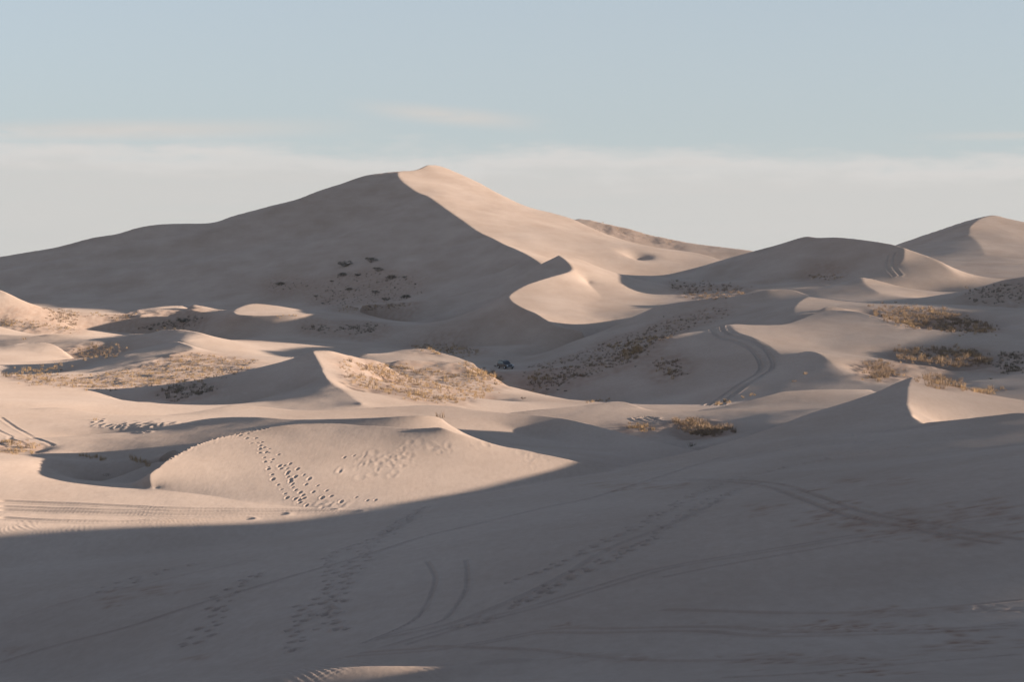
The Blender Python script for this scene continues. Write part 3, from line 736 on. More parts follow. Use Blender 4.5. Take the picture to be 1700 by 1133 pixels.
# wind ripples that the last light picks out
for poly, dirn, lam, amp in [([(-60, 862), (160, 885), (150, 905), (90, 925), (0, 945), (-60, 950)], (1.0, 0.45), 0.26, 0.012),
                             ([(-40, 866), (330, 862), (560, 850), (560, 866), (300, 882), (0, 886)], (1.0, 0.3), 0.24, 0.007),
                             ([(1360, 728), (1420, 712), (1500, 712), (1480, 730), (1400, 748), (1360, 748)], (1.0, -0.25), 0.40, 0.04),
                             ([(420, 1110), (600, 1090), (760, 1098), (880, 1118), (880, 1150), (420, 1150)], (1.0, 0.5), 0.21, 0.016)]:
    p = np.array(poly, float)
    m = (UM > p[:, 0].min()) & (UM < p[:, 0].max()) & (VM > p[:, 1].min()) & (VM < p[:, 1].max()) & (YM < 150)
    m &= in_poly(UM, VM, poly)
    x, y = XM[m], YM[m]
    ph = (x * dirn[0] + y * dirn[1] + 0.35 * noise(x / 1.3, y / 2.5, 11)) / lam
    ZD[m] += amp * (np.abs((ph % 1.0) - 0.35) ** 0.8 * -2 + 1) * np.clip(0.35 + 1.2 * noise(x / 1.6, y / 4.0, 12), 0, 1.1)
DIRT = np.clip(DIRT * (0.75 + 0.6 * noise(XM / 1.1, YM / 2.3, 13)), 0, 1)
ZM = ZM + ZD
def ground(x, y):
    return height(np.asarray(x, float), np.asarray(y, float)) + relief(np.asarray(x, float), np.asarray(y, float))

# ------------------------------------------------------------------ materials
def mat(name):
    m = bpy.data.materials.new(name); m.use_nodes = True
    return m, m.node_tree, m.node_tree.nodes['Principled BSDF']
def sand_material():
    m, t, b = mat('sand')
    N = t.nodes.new; K = t.links.new
    tcn = N('ShaderNodeTexCoord')
    def ns(scale, detail, rough=0.55, squash=None):
        n = N('ShaderNodeTexNoise'); n.inputs['Scale'].default_value = scale; n.inputs['Detail'].default_value = detail; n.inputs['Roughness'].default_value = rough
        if squash:
            mp = N('ShaderNodeMapping'); mp.inputs['Scale'].default_value = squash
            K(tcn.outputs['Object'], mp.inputs[0]); K(mp.outputs[0], n.inputs['Vector'])
        else:
            K(tcn.outputs['Object'], n.inputs['Vector'])
        return n.outputs[0]
    ramp = N('ShaderNodeValToRGB')
    ramp.color_ramp.elements[0].position = 0.3; ramp.color_ramp.elements[0].color = (0.352, 0.274, 0.226, 1)
    ramp.color_ramp.elements[1].position = 0.7; ramp.color_ramp.elements[1].color = (0.452, 0.366, 0.312, 1)
    K(ns(0.06, 9, 0.62, (1, 0.6, 2.5)), ramp.inputs[0])
    grain = N('ShaderNodeMix'); grain.data_type = 'RGBA'; grain.blend_type = 'MULTIPLY'; grain.inputs[0].default_value = 0.45
    K(ramp.outputs[0], grain.inputs[6])
    gr = N('ShaderNodeValToRGB'); gr.color_ramp.elements[0].position = 0.25; gr.color_ramp.elements[0].color = (0.62, 0.6, 0.58, 1); gr.color_ramp.elements[1].position = 0.7
    K(ns(3.2, 9, 0.78, (1, 0.3, 1)), gr.inputs[0]); K(gr.outputs[0], grain.inputs[7])
    at = N('ShaderNodeAttribute'); at.attribute_name = 'dirt'
    dm = N('ShaderNodeMix'); dm.data_type = 'RGBA'
    mul = N('ShaderNodeMath'); mul.operation = 'MULTIPLY'; mul.use_clamp = True
    K(at.outputs['Fac'], mul.inputs[0]); mul.inputs[1].default_value = 0.8
    K(mul.outputs[0], dm.inputs[0]); K(grain.outputs[2], dm.inputs[6]); dm.inputs[7].default_value = (0.225, 0.13, 0.088, 1)
    K(dm.outputs[2], b.inputs['Base Color'])
    b.inputs['Roughness'].default_value = 0.95
    b.inputs['Diffuse Roughness'].default_value = 1.0
    b.inputs['Specular IOR Level'].default_value = 0.05
    wv = N('ShaderNodeTexWave'); wv.wave_type = 'BANDS'; wv.bands_direction = 'X'; wv.inputs['Scale'].default_value = 1.1; wv.inputs['Distortion'].default_value = 5.0
    wv.inputs['Detail'].default_value = 3.0; wv.inputs['Detail Scale'].default_value = 0.8
    K(tcn.outputs['Object'], wv.inputs['Vector'])
    b1 = N('ShaderNodeBump'); b1.inputs['Strength'].default_value = 0.05; b1.inputs['Distance'].default_value = 0.012
    K(wv.outputs['Fac'], b1.inputs['Height'])
    b2 = N('ShaderNodeBump'); b2.inputs['Strength'].default_value = 0.32; b2.inputs['Distance'].default_value = 0.06
    K(ns(1.4, 9, 0.7, (1, 0.5, 1)), b2.inputs['Height']); K(b1.outputs[0], b2.inputs['Normal'])
    K(b2.outputs[0], b.inputs['Normal'])
    return m
SAND = sand_material()

# ------------------------------------------------------------------ ground meshes
def normals():
    P = np.stack([XM, YM, ZM], -1)
    du = np.gradient(P, axis=1); dv_ = np.gradient(P, axis=0)
    n = np.cross(du, dv_)
    n /= np.linalg.norm(n, axis=-1, keepdims=True)
    return n
def grid_object(name, quad, label, N):
    I = np.arange(NR * NA).reshape(NR, NA)
    q = np.stack([I[:-1, :-1], I[:-1, 1:], I[1:, 1:], I[1:, :-1]], -1)[quad]
    used, inv = np.unique(q, return_inverse=True)
    inv = inv.reshape(-1).astype(np.int32)
    me = bpy.data.meshes.new(name)
    me.vertices.add(len(used)); me.loops.add(len(inv)); me.polygons.add(len(q))
    co = np.stack([XM.ravel()[used], YM.ravel()[used], ZM.ravel()[used]], -1).astype(np.float32)
    me.vertices.foreach_set('co', co.ravel())
    me.loops.foreach_set('vertex_index', inv)
    me.polygons.foreach_set('loop_start', np.arange(0, len(inv), 4, dtype=np.int32))
    me.polygons.foreach_set('use_smooth', np.ones(len(q), bool))
    me.update(calc_edges=True)
    at = me.attributes.new('dirt', 'FLOAT', 'POINT')
    at.data.foreach_set('value', DIRT.ravel()[used].astype(np.float32))
    me.normals_split_custom_set_from_vertices(N.reshape(-1, 3)[used].astype(np.float32))
    me.materials.append(SAND)
    o = bpy.data.objects.new(name, me)
    COL.objects.link(o)
    o['kind'] = 'structure'; o['label'] = label; o['category'] = 'dune' if 'dune' in name else 'sand'
    return o
NRM = normals()
PARTS = {
 'slope': ('sand_slope', 'shaded grey sand slope in the foreground crossed by footprints and wheel ruts'),
 'front': ('dune', 'smooth sunlit dune with a line of footprints down its face'),
 'peak': ('dune', 'small pointed dune with a bright triangular face above the shaded slope'),
 'long': ('dune', 'long low sand ridge just behind the dune with footprints'),
 'low': ('dune', 'low pale sand tongue at the left edge below the grassy hummocks'),
 'point': ('dune', 'pointed dune with a dark left face and a grassy right slope'),
 'left_mounds': ('dune', 'grassy sand hummocks at the left in the middle distance'),
 'track_hill': ('dune', 'sand hill with curving twin wheel tracks'),
 'valley': ('sand_flat', 'shaded valley floor where the dark car stands'),
 'right': ('dune', 'shaded dune flank at the right edge'),
 'left_chain': ('dune', 'chain of small dune tops lit against the foot of the big dune'),
 'curl': ('dune', 'dune with a curled S-shaped crest in front of the big dune'),
 'second': ('dune', 'broad dune with a shaded face right of the big dune'),
 'big': ('dune', 'highest dune with one shaded and one sunlit flank'),
 'far_ridge': ('dune', 'distant scarred sand ridge behind the right flank of the big dune'),
 'far_dune': ('dune', 'distant sunlit dune on the skyline at the right'),
 'plain': ('sand_plain', 'hidden sand plain beyond the dunes')}
qx, qy = 0.25 * (XM[:-1, :-1] + XM[1:, :-1] + XM[:-1, 1:] + XM[1:, 1:]), 0.25 * (YM[:-1, :-1] + YM[1:, :-1] + YM[:-1, 1:] + YM[1:, 1:])
ql = LABEL[np.clip(np.rint((np.log(qy) - G0.b0) / G0.db).astype(int), 0, G0.nb - 1), np.clip(np.rint((qx / qy - G0.a0) / G0.da).astype(int), 0, G0.na - 1)]
for k, reg in enumerate(REGS):
    if (ql == k).any():
        grid_object(PARTS[reg][0], ql == k, PARTS[reg][1], NRM)
# the land beyond, out to the true horizon
def far_land():
    me = bpy.data.meshes.new('desert_plain')
    r = [1460, 3000, 8000, 20000, 45000]; n = 48
    vs = []; fs = []
    for q in r:
        for i in range(n + 1):
            t = math.radians(-78 + 156 * i / n)
            vs.append((q * math.tan(t) if False else q * math.sin(t) / max(math.cos(t), 0.2), q, -22.0 - (q - 1460) * 0.0006))
    for j in range(len(r) - 1):
        for i in range(n):
            a = j * (n + 1) + i
            fs.append((a, a + 1, a + n + 2, a + n + 1))
    me.from_pydata(vs, [], fs); me.materials.append(SAND)
    o = bpy.data.objects.new('desert_plain', me); COL.objects.link(o)
    o['kind'] = 'structure'; o['label'] = 'flat desert plain reaching the horizon behind the dunes'; o['category'] = 'sand'
far_land()

# ------------------------------------------------------------------ plants
def plain_mat(name, col, rough=0.9, var=0.25, trans=0.0, spec=0.1):
    m, t, b = mat(name)
    n = t.nodes.new('ShaderNodeTexNoise'); n.inputs['Scale'].default_value = 0.9; n.inputs['Detail'].default_value = 4
    g = t.nodes.new('ShaderNodeTexCoord'); t.links.new(g.outputs['Object'], n.inputs['Vector'])
    r = t.nodes.new('ShaderNodeValToRGB')
    r.color_ramp.elements[0].position = 0.3; r.color_ramp.elements[0].color = tuple(c * (1 - var) for c in col) + (1,)
    r.color_ramp.elements[1].position = 0.7; r.color_ramp.elements[1].color = tuple(c * (1 + var) for c in col) + (1,)
    t.links.new(n.outputs[0], r.inputs[0]); t.links.new(r.outputs[0], b.inputs['Base Color'])
    b.inputs['Roughness'].default_value = rough; b.inputs['Specular IOR Level'].default_value = spec
    if trans:
        tr = t.nodes.new('ShaderNodeBsdfTranslucent'); t.links.new(r.outputs[0], tr.inputs[0])
        mx = t.nodes.new('ShaderNodeMixShader'); mx.inputs[0].default_value = trans
        o = t.nodes['Material Output']
        t.links.new(b.outputs[0], mx.inputs[1]); t.links.new(tr.outputs[0], mx.inputs[2]); t.links.new(mx.outputs[0], o.inputs[0])
    return m
GRASS_MAT = {'straw': plain_mat('straw_grass', (0.36, 0.25, 0.145), trans=0.3), 'brown': plain_mat('brown_shade_grass', (0.205, 0.15, 0.108), trans=0.25), 'dark': plain_mat('dark_grass', (0.155, 0.128, 0.097), trans=0.15)}  # brown tone also lowered to stand for shade in the right-hand hollow
def tuft(seed, n, spread, width):
    """unit-high tuft of bent blades: vertices and faces"""
    r = np.random.default_rng(seed)
    V, Fc = [], []
    for i in range(n):
        an, rad = r.uniform(0, 2 * math.pi), spread * math.sqrt(r.uniform(0, 1))
        bx, by = rad * math.cos(an), rad * math.sin(an)
        h = r.uniform(0.45, 1.0) * (1 - 0.35 * rad / spread)
        la = an + r.normal(0, 0.6); lean = r.uniform(0.1, 0.5) * h
        tx_, ty_ = bx + lean * math.cos(la), by + lean * math.sin(la)
        mx, my = bx + 0.35 * lean * math.cos(la), by + 0.35 * lean * math.sin(la)
        wa = r.uniform(0, math.pi); wx, wy = width * math.cos(wa), width * math.sin(wa)
        k = len(V)
        V += [(bx - wx, by - wy, -0.08), (bx + wx, by + wy, -0.08), (mx + wx * .8, my + wy * .8, 0.55 * h), (mx - wx * .8, my - wy * .8, 0.55 * h), (tx_, ty_, h)]
        Fc += [(k, k + 1, k + 2, k + 3), (k + 3, k + 2, k + 4)]
    return np.array(V), Fc
KINDS = [tuft(i, 26, 0.42, 0.022) for i in range(6)]
def grass_mesh(name, items):
    """items: (x, y, z, height, kind, angle, colour)"""
    cols = ['straw', 'brown', 'dark']
    V, L4, mi, start = [], [], [], []
    n = 0; ls = 0
    for x, y, z, h, kd, an, c in items:
        B, Fc = KINDS[kd]
        ca, sa = math.cos(an) * h, math.sin(an) * h
        V.append(np.c_[x + B[:, 0] * ca - B[:, 1] * sa, y + B[:, 0] * sa + B[:, 1] * ca, z + B[:, 2] * h])
        for f in Fc:
            L4 += [q + n for q in f]; start.append(ls); ls += len(f)
        mi += [cols.index(c)] * len(Fc)
        n += len(B)
    V = np.concatenate(V).astype(np.float32)
    me = bpy.data.meshes.new(name)
    me.vertices.add(len(V)); me.loops.add(len(L4)); me.polygons.add(len(start))
    me.vertices.foreach_set('co', V.ravel()); me.loops.foreach_set('vertex_index', np.array(L4, np.int32))
    me.polygons.foreach_set('loop_start', np.array(start, np.int32)); 
    for c in cols: me.materials.append(GRASS_MAT[c])
    me.polygons.foreach_set('material_index', np.array(mi, np.int32))
    me.update(calc_edges=True)
    return me
R2 = random.Random(5)
gz = ground([t[0] for t in TUFTS], [t[1] for t in TUFTS])
items = [(t[0], t[1], float(z), t[2], R2.randrange(6), R2.uniform(0, 6.28), t[3]) for t, z in zip(TUFTS, gz)]
og = bpy.data.objects.new('dry_grass', grass_mesh('dry_grass', items)); COL.objects.link(og)
og['kind'] = 'stuff'; og['label'] = 'dry straw and brown grass growing over the sandy hummocks'; og['category'] = 'grass'

# single tufts one can tell apart
TM = {}
for c in GRASS_MAT:
    for k in range(3):
        TM[c, k] = grass_mesh('grass_tuft', [(R2.uniform(-.25, .25), R2.uniform(-.25, .25), 0, R2.uniform(.8, 1), R2.randrange(6), R2.uniform(0, 6), c) for _ in range(1)])
def put_tuft(u, v, h, c, label, group=None, wide=1.0):
    wide *= 0.8
    p = unproject([u], [v])[0]
    if math.isnan(p[1]): return
    o = bpy.data.objects.new('grass_tuft', TM[c, R2.randrange(3)]); COL.objects.link(o)
    o.location = (p[0], p[1], float(ground(p[0], p[1])))
    o.rotation_euler = (0, 0, R2.uniform(0, 6.28)); o.scale = (h * wide, h * wide, h)
    o['label'] = label; o['category'] = 'grass tuft'
    if group: o['group'] = group
def tuft_row(p0, p1, n, h, c, label, group):
    for i in range(n):
        t = (i + R2.uniform(.2, .8)) / n
        put_tuft(p0[0] + (p1[0] - p0[0]) * t + R2.uniform(-2, 2), p0[1] + (p1[1] - p0[1]) * t + R2.uniform(-2, 2), h * R2.uniform(.75, 1.2), c, label, group)
put_tuft(729, 694, 0.95, 'brown', 'round brown grass clump alone on the low ridge behind the footprint dune', None, 1.3)
put_tuft(1147, 742, 0.75, 'dark', 'dark grass clump peeping over the shaded slope below the grassy low hill', None, 1.4)
put_tuft(1335, 622, 0.7, 'straw', 'golden tuft casting a long shadow beside the curving wheel tracks', None, 1.5)
put_tuft(1318, 634, 0.5, 'brown', 'brown flat tuft just below the golden tuft by the wheel tracks', None, 2.0)
put_tuft(178, 792, 0.3, 'dark', 'low dark mat of grass on the sunlit flat left of the footprint dune', None, 2.4)
put_tuft(158, 698, 0.4, 'straw', 'pale tuft on the broken bank at the left of the long ridge', None, 1.4)
put_tuft(39, 566, 1.1, 'straw', 'straw tuft on the crest of the left sand mound', None, 1.3)
put_tuft(1464, 503, 1.1, 'brown', 'tall brown tuft on the sunlit crest above the grassy hollow', None, 1.0)
put_tuft(1486, 503, 0.9, 'straw', 'straw tuft right of the tall brown tuft on the sunlit crest', None, 1.2)
tuft_row((135, 758), (176, 767), 9, 0.42, 'straw', 'sparse straw tufts at the tip of the shadow left of the footprint dune', 'straw tufts at the shadow tip')
tuft_row((212, 762), (250, 773), 9, 0.45, 'straw', 'straw tufts standing in the shaded hollow behind the end of the footprint dune', 'straw tufts in the shaded hollow')
tuft_row((878, 632), (914, 630), 10, 0.95, 'straw', 'pale upright tufts in a fence-like row in the shaded valley below the car', 'fence-like row of pale tufts')
tuft_row((975, 668), (1012, 664), 9, 0.6, 'straw', 'tufts on the lit crest of the flat sand at the valley mouth', 'tufts on the lit flat crest')
tuft_row((1186, 672), (1212, 666), 9, 0.6, 'straw', 'straw tufts where the twin wheel tracks end', 'tufts at the end of the wheel tracks')
tuft_row((1228, 661), (1256, 658), 5, 0.55, 'straw', 'thin tufts on the lit edge right of the end of the wheel tracks', 'thin tufts on the lit edge')
tuft_row((150, 522), (176, 524), 8, 1.1, 'straw', 'golden tufts on the saddle below the left end of the big dune', 'golden tufts on the saddle')
tuft_row((455, 527), (495, 526), 6, 0.8, 'straw', 'faint straw tufts in the shade under the small lit dune top', 'faint tufts under the lit dune top')
tuft_row((40, 617), (54, 615), 5, 1.0, 'straw', 'orange tufts in the dark hollow at the left edge', 'orange tufts in the left hollow')
tuft_row((195, 494), (200, 494), 2, 0.9, 'dark', 'dark tufts on the shaded foot of the big dune above the lit dune chain', 'dark tufts above the lit chain')

SHRUB_LEAF = plain_mat('shrub_leaves', (0.095, 0.094, 0.08), trans=0.1)
SHRUB_BROWN = plain_mat('dry_shrub_leaves', (0.16, 0.13, 0.104), trans=0.1)
SHRUB_WOOD = plain_mat('shrub_wood', (0.12, 0.09, 0.065))
def leaf_mesh(seed, m):
    r = np.random.default_rng(seed)
    V, Fc = [], []
    cl = [(r.uniform(-.42, .42), r.uniform(-.35, .35), r.uniform(.12, .5), r.uniform(.13, .26)) for _ in range(11)]
    for i in range(360):
        cx, cy, cz, cr = cl[r.integers(len(cl))]
        d = r.normal(0, 1, 3); d /= np.linalg.norm(d)
        p = np.array([cx, cy, cz]) + d * cr * r.uniform(.5, 1.05) * np.array([1, 1, .8])
        if p[2] < 0.01: p[2] = r.uniform(0.01, .1)
        a = r.normal(0, 1, 3); a /= np.linalg.norm(a); b_ = np.cross(a, d); b_ /= np.linalg.norm(b_) + 1e-6
        l, w = r.uniform(.03, .07), r.uniform(.014, .03)
        k = len(V)
        V += [tuple(p - a * l), tuple(p + b_ * w), tuple(p + a * l), tuple(p - b_ * w)]
        Fc.append((k, k + 1, k + 2, k + 3))
    me = bpy.data.meshes.new('foliage'); me.from_pydata(V, [], Fc); me.materials.append(m); return me
def stem_mesh(seed):
    r = np.random.default_rng(seed)
    V, Fc = [], []
    for i in range(9):
        an = r.uniform(0, 6.28); L_ = r.uniform(.3, .55)
        pts = [np.array([0.03 * math.cos(an), 0.03 * math.sin(an), -0.05])]
        for q in range(3):
            pts.append(pts[-1] + np.array([math.cos(an) * L_ * .3, math.sin(an) * L_ * .3, L_ * (.42 - .08 * q)]) + r.normal(0, .02, 3))
        for q, p in enumerate(pts):
            w = 0.018 * (1 - q / 4.5)
            for e in range(4):
                V.append((p[0] + w * math.cos(e * 1.571), p[1] + w * math.sin(e * 1.571), p[2]))
        k = len(V) - 16
        for q in range(3):
            for e in range(4):
                a0 = k + q * 4 + e; a1 = k + q * 4 + (e + 1) % 4
                Fc.append((a0, a1, a1 + 4, a0 + 4))
    me = bpy.data.meshes.new('stem'); me.from_pydata(V, [], Fc); me.materials.append(SHRUB_WOOD); return me
LEAF = {(c, i): leaf_mesh(40 + i, m) for c, m in (('dark', SHRUB_LEAF), ('brown', SHRUB_BROWN)) for i in range(3)}
STEM = [stem_mesh(60 + i) for i in range(3)]
SHRUBS = [
 (573, 442, 30, 'dark', 'large dark shrub highest on the shaded face of the big dune, left of two', 'shrubs on the big dune'),
 (617, 436, 24, 'dark', 'large dark shrub highest on the shaded face of the big dune, right of two', 'shrubs on the big dune'),
 (569, 459, 19, 'dark', 'dark shrub right below the largest shrub on the big dune', 'shrubs on the big dune'),
 (594, 458, 14, 'brown', 'faint brown shrub beside the dark shrub on the big dune', 'shrubs on the big dune'),
 (628, 452, 20, 'brown', 'brown shrub below the upper right shrub of the big dune', 'shrubs on the big dune'),
 (650, 464, 22, 'brown', 'wide brown shrub at the right of the shrub patch on the big dune', 'shrubs on the big dune'),
 (672, 462, 11, 'dark', 'small dark shrub farthest right in the shrub patch on the big dune', 'shrubs on the big dune'),
 (551, 468, 8, 'brown', 'small brown shrub on the left rim of the shrub patch on the big dune', 'shrubs on the big dune'),
 (674, 497, 21, 'dark', 'dark shrub standing behind the lit sand wing at the foot of the big dune', 'shrubs on the big dune'),
 (641, 499, 18, 'brown', 'brown shrub left of the dark shrub behind the lit sand wing', 'shrubs on the big dune'),
 (624, 489, 16, 'brown', 'brown shrub in the lower middle of the shrub patch on the big dune', 'shrubs on the big dune'),
 (580, 482, 16, 'brown', 'pale brown shrub in the lower left of the shrub patch on the big dune', 'shrubs on the big dune'),
 (524, 492, 9, 'brown', 'small brown shrub at the lower left end of the shrub patch', 'shrubs on the big dune'),
 (536, 503, 7, 'dark', 'tiny dark shrub lowest left in the shrub patch on the big dune', 'shrubs on the big dune'),
 (466, 474, 18, 'brown', 'flat brown shrub alone on the shaded foot of the big dune', 'shrubs on the big dune'),
 (303, 535, 22, 'dark', 'dark bushy shrub on the shaded slope above the left grassy hummocks', None),
 (823, 610, 8, 'dark', 'dark shrub just left of the parked car', None),
 (832, 611, 5, 'brown', 'small brown shrub between the dark shrub and the car', None),
 (1072, 575, 9, 'dark', 'dark green shrub on the grassy right slope above the valley', 'scrub on the right slope'),
 (1086, 578, 5, 'dark', 'small dark shrub right of the dark green shrub on the grassy slope', 'scrub on the right slope'),
 (921, 639, 6, 'brown', 'brown scrub above the dark scrub group in the shaded valley', 'scrub in the shaded valley'),
 (909, 650, 8, 'brown', 'brown scrub at the left of the scrub group in the shaded valley', 'scrub in the shaded valley'),
 (926, 649, 6, 'dark', 'dark scrub in the middle of the scrub group in the shaded valley', 'scrub in the shaded valley'),
 (939, 650, 7, 'brown', 'brown scrub at the right of the scrub group in the shaded valley', 'scrub in the shaded valley'),
 (906, 657, 4, 'dark', 'tiny dark scrub lowest of the scrub group in the shaded valley', 'scrub in the shaded valley'),
 (868, 663, 10, 'brown', 'brown scrub lowest left in the shaded valley below the pale tuft row', 'scrub in the shaded valley'),
 (883, 651, 7, 'brown', 'brown scrub under the left end of the pale tuft row', 'scrub in the shaded valley'),
 (1000, 604, 5, 'dark', 'small dark shrub low on the grassy right slope', 'scrub on the right slope'),
 (1055, 610, 5, 'dark', 'small dark shrub below the straw patch on the right slope', 'scrub on the right slope'),
 (1008, 612, 6, 'brown', 'brown shrub beside the small dark shrub low on the right slope', 'scrub on the right slope'),
 (345, 627, 10, 'dark', 'dark shrub at the lower edge of the grassy hummocks left of the pointed dune', None),
 (1558, 640, 9, 'dark', 'dark shrub behind the small pointed dune', None),
 (1590, 643, 12, 'dark', 'dark shrub in the shade right behind the small pointed dune', None),
 (1645, 630, 9, 'dark', 'dark shrub in the shade near the right edge', None),
]
for n, (u, v, w, c, label, group) in enumerate(SHRUBS):
    p = unproject([u], [v])[0]
    if math.isnan(p[1]): continue
    e = bpy.data.objects.new('shrub', None); COL.objects.link(e)
    e.location = (p[0], p[1], float(ground(p[0], p[1])) - 0.05)
    m_ = w / F * p[1]
    big_one = group == 'shrubs on the big dune'
    e.rotation_euler = (0, 0, -0.5 if big_one else R2.uniform(-0.5, 0.5))
    e.scale = (m_ * 0.9, m_ * 1.2, m_ * 0.6) if big_one else (m_, m_, m_ * 0.62)
    e['label'] = label; e['category'] = 'shrub'
    if group: e['group'] = group
    f_ = bpy.data.objects.new('foliage', LEAF[c, n % 3]); COL.objects.link(f_); f_.parent = e
    t_ = bpy.data.objects.new('stem', STEM[n % 3]); COL.objects.link(t_); t_.parent = e

# ------------------------------------------------------------------ the parked car
import bmesh
PAINT = plain_mat('dark_car_paint', (0.022, 0.026, 0.036), 0.3, 0.05, 0, 0.5)
GLASS = plain_mat('car_glass', (0.03, 0.035, 0.045), 0.08, 0.05, 0, 0.6)
RUBBER = plain_mat('tyre_rubber', (0.02, 0.02, 0.02), 0.85, 0.1)
METAL = plain_mat('rim_metal', (0.45, 0.45, 0.46), 0.35, 0.1, 0, 0.5)
TRIM = plain_mat('car_trim', (0.16, 0.16, 0.17), 0.6, 0.1)
LAMP = plain_mat('headlamp', (0.7, 0.7, 0.7), 0.15, 0.05, 0, 0.6)
RED = plain_mat('tail_lamp', (0.3, 0.02, 0.02), 0.2, 0.05, 0, 0.5)
def extrude_profile(name, prof, half, m, parent, bev=0.05, taper=None):
    bm = bmesh.new()
    rows = []
    for sy in (-1, 1):
        rows.append([bm.verts.new((x, sy * (half if not taper else taper(z)), z)) for x, z in prof])
    bm.faces.new(rows[0][::-1]); bm.faces.new(rows[1])
    n = len(prof)
    for i in range(n):
        bm.faces.new((rows[0][i], rows[0][(i + 1) % n], rows[1][(i + 1) % n], rows[1][i]))
    bmesh.ops.recalc_face_normals(bm, faces=bm.faces)
    if bev: bmesh.ops.bevel(bm, geom=list(bm.edges), offset=bev, segments=2, affect='EDGES', profile=0.6)
    me = bpy.data.meshes.new(name); bm.to_mesh(me); bm.free(); me.materials.append(m)
    for p_ in me.polygons: p_.use_smooth = False
    o = bpy.data.objects.new(name, me); COL.objects.link(o); o.parent = parent
    return o
def quad_object(name, vs, m, parent, thick=0.02):
    bm = bmesh.new()
    f = bm.faces.new([bm.verts.new(q) for q in vs])
    r_ = bmesh.ops.extrude_face_region(bm, geom=[f])
    f.normal_update()
    bmesh.ops.translate(bm, verts=[g for g in r_['geom'] if isinstance(g, bmesh.types.BMVert)], vec=f.normal * thick)
    bmesh.ops.recalc_face_normals(bm, faces=bm.faces)
    me = bpy.data.meshes.new(name); bm.to_mesh(me); bm.free(); me.materials.append(m)
    o = bpy.data.objects.new(name, me); COL.objects.link(o); o.parent = parent
    return o
def lathe_y(name, prof, m, parent, loc, seg=28):
    """prof: (radius, y) turned round the Y axis"""
    bm = bmesh.new(); rings = []
    for r_, y_ in prof:
        rings.append([bm.verts.new((r_ * math.cos(2 * math.pi * k / seg), y_, r_ * math.sin(2 * math.pi * k / seg))) for k in range(seg)])
    for a_, b_ in zip(rings, rings[1:]):
        for k in range(seg):
            bm.faces.new((a_[k], a_[(k + 1) % seg], b_[(k + 1) % seg], b_[k]))
    bm.faces.new(rings[0][::-1]); bm.faces.new(rings[-1])
    bmesh.ops.recalc_face_normals(bm, faces=bm.faces)
    me = bpy.data.meshes.new(name); bm.to_mesh(me); bm.free(); me.materials.append(m)
    o = bpy.data.objects.new(name, me); COL.objects.link(o); o.parent = parent; o.location = loc
    return o
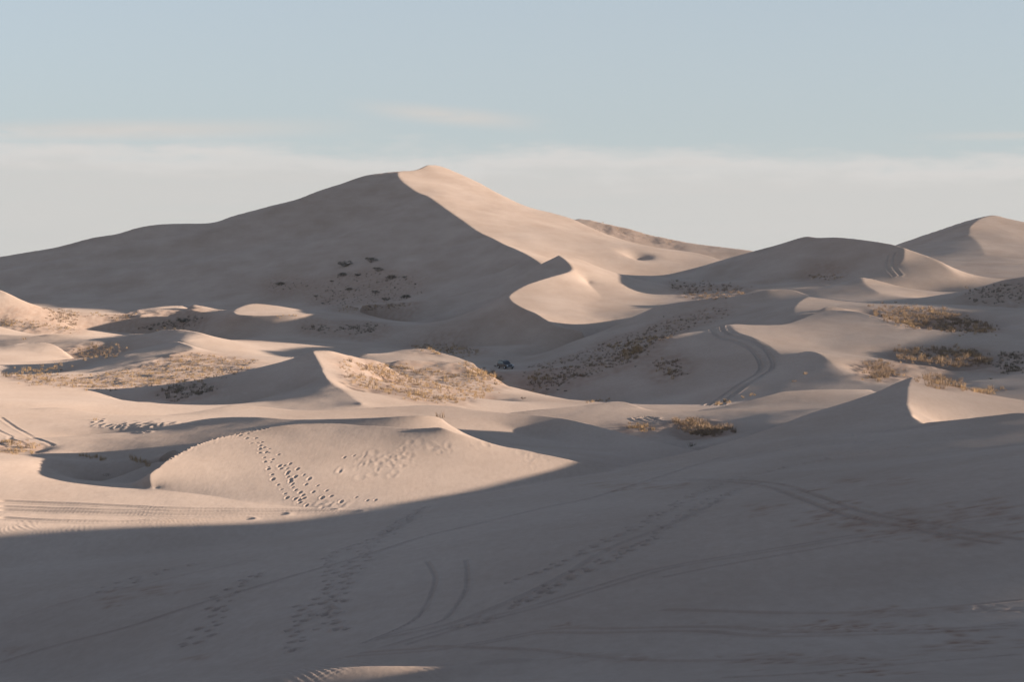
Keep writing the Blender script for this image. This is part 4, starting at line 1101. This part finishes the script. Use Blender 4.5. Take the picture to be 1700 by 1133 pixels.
def build_car():
    p = unproject([839], [613])[0]
    e = bpy.data.objects.new('parked_car', None); COL.objects.link(e)
    e.location = (p[0], p[1], float(ground(p[0], p[1])) - 0.04)
    e.rotation_euler = (0, 0, math.radians(-62))
    e['label'] = 'dark blue off-road car parked in the shaded valley beside a shrub'; e['category'] = 'car'
    body = extrude_profile('body', [(-2.25, .48), (-2.3, .62), (-2.28, 1.02), (-2.1, 1.08), (.95, 1.08), (2.05, .98), (2.25, .82), (2.28, .5), (2.1, .38), (-2.1, .38)], 0.92, PAINT, e, 0.06)
    extrude_profile('cabin', [(-2.12, 1.08), (-2.0, 1.7), (-1.8, 1.78), (-.1, 1.78), (.2, 1.7), (.95, 1.08)], 0.8, PAINT, e, 0.05, lambda z: 0.88 - (z - 1.08) * 0.2)
    quad_object('windscreen', [(.915, -.72, 1.16), (.915, .72, 1.16), (.30, .66, 1.66), (.30, -.66, 1.66)], GLASS, e, 0.02)
    quad_object('rear_window', [(-2.125, .7, 1.16), (-2.125, -.7, 1.16), (-2.03, -.64, 1.6), (-2.03, .64, 1.6)], GLASS, e, 0.02)
    for sy in (-1, 1):
        for xs in ((-1.95, -1.1), (-1.02, -.25), (-.17, .72)):
            y0, y1 = sy * 0.875, sy * 0.785
            top = xs[1] if xs[1] < 0 else .2
            vs = [(xs[0], y0, 1.15), (xs[1], y0, 1.15), (top, y1, 1.63), (xs[0] + .04, y1, 1.63)]
            quad_object('side_window', vs if sy < 0 else vs[::-1], GLASS, e, 0.02)
        for x in (-1.42, 1.42):
            w_ = bpy.data.objects.new('wheel', None); COL.objects.link(w_); w_.parent = e; w_.location = (x, sy * 0.86, 0.37)
            lathe_y('tyre', [(.2, -.12), (.34, -.125), (.38, -.09), (.38, .09), (.34, .125), (.2, .12)], RUBBER, w_, (0, 0, 0))
            lathe_y('rim', [(.19, -.13), (.21, -.132), (.21, .132), (.19, .13)], METAL, w_, (0, 0, 0))
        quad_object('headlight', [(2.27, sy * .88, .72), (2.27, sy * .52, .72), (2.2, sy * .52, .9), (2.2, sy * .86, .9)][::sy], LAMP, e, 0.03)
        quad_object('tail_light', [(-2.31, sy * .88, .7), (-2.31, sy * .7, .7), (-2.3, sy * .7, 1.0), (-2.3, sy * .88, 1.0)][::-sy], RED, e, 0.03)
    for x0, x1 in ((2.2, 2.36), (-2.38, -2.2)):
        extrude_profile('bumper', [(x0, .36), (x1, .36), (x1, .6), (x0, .6)], 0.9, TRIM, e, 0.03)
    for sy in (-1, 1):
        extrude_profile('roof_rail', [(-1.75, 1.785), (-.2, 1.785), (-.25, 1.85), (-1.7, 1.85)], 0.03, TRIM, e, 0.0).location = (0, sy * .62, 0)
build_car()

# ------------------------------------------------------------------ thin desert air
def haze_box():
    me = bpy.data.meshes.new('haze')
    x0, x1, y0, y1, z0, z1 = -7000, 7000, -60, 1455, -60, 62
    vs = [(x, y, z) for x in (x0, x1) for y in (y0, y1) for z in (z0, z1)]
    me.from_pydata(vs, [], [(0, 1, 3, 2), (4, 6, 7, 5), (0, 4, 5, 1), (2, 3, 7, 6), (0, 2, 6, 4), (1, 5, 7, 3)])
    m = bpy.data.materials.new('haze_air'); m.use_nodes = True
    t = m.node_tree; t.nodes.clear()
    v = t.nodes.new('ShaderNodeVolumePrincipled'); v.inputs['Color'].default_value = (0.86, 0.90, 0.96, 1)
    v.inputs['Density'].default_value = HAZE; v.inputs['Anisotropy'].default_value = 0.2
    o_ = t.nodes.new('ShaderNodeOutputMaterial'); t.links.new(v.outputs[0], o_.inputs['Volume'])
    me.materials.append(m)
    o = bpy.data.objects.new('haze', me); COL.objects.link(o)
    o['kind'] = 'stuff'; o['label'] = 'thin desert haze between the dunes'; o['category'] = 'haze'
HAZE = 0.000025
if HAZE:
    haze_box()
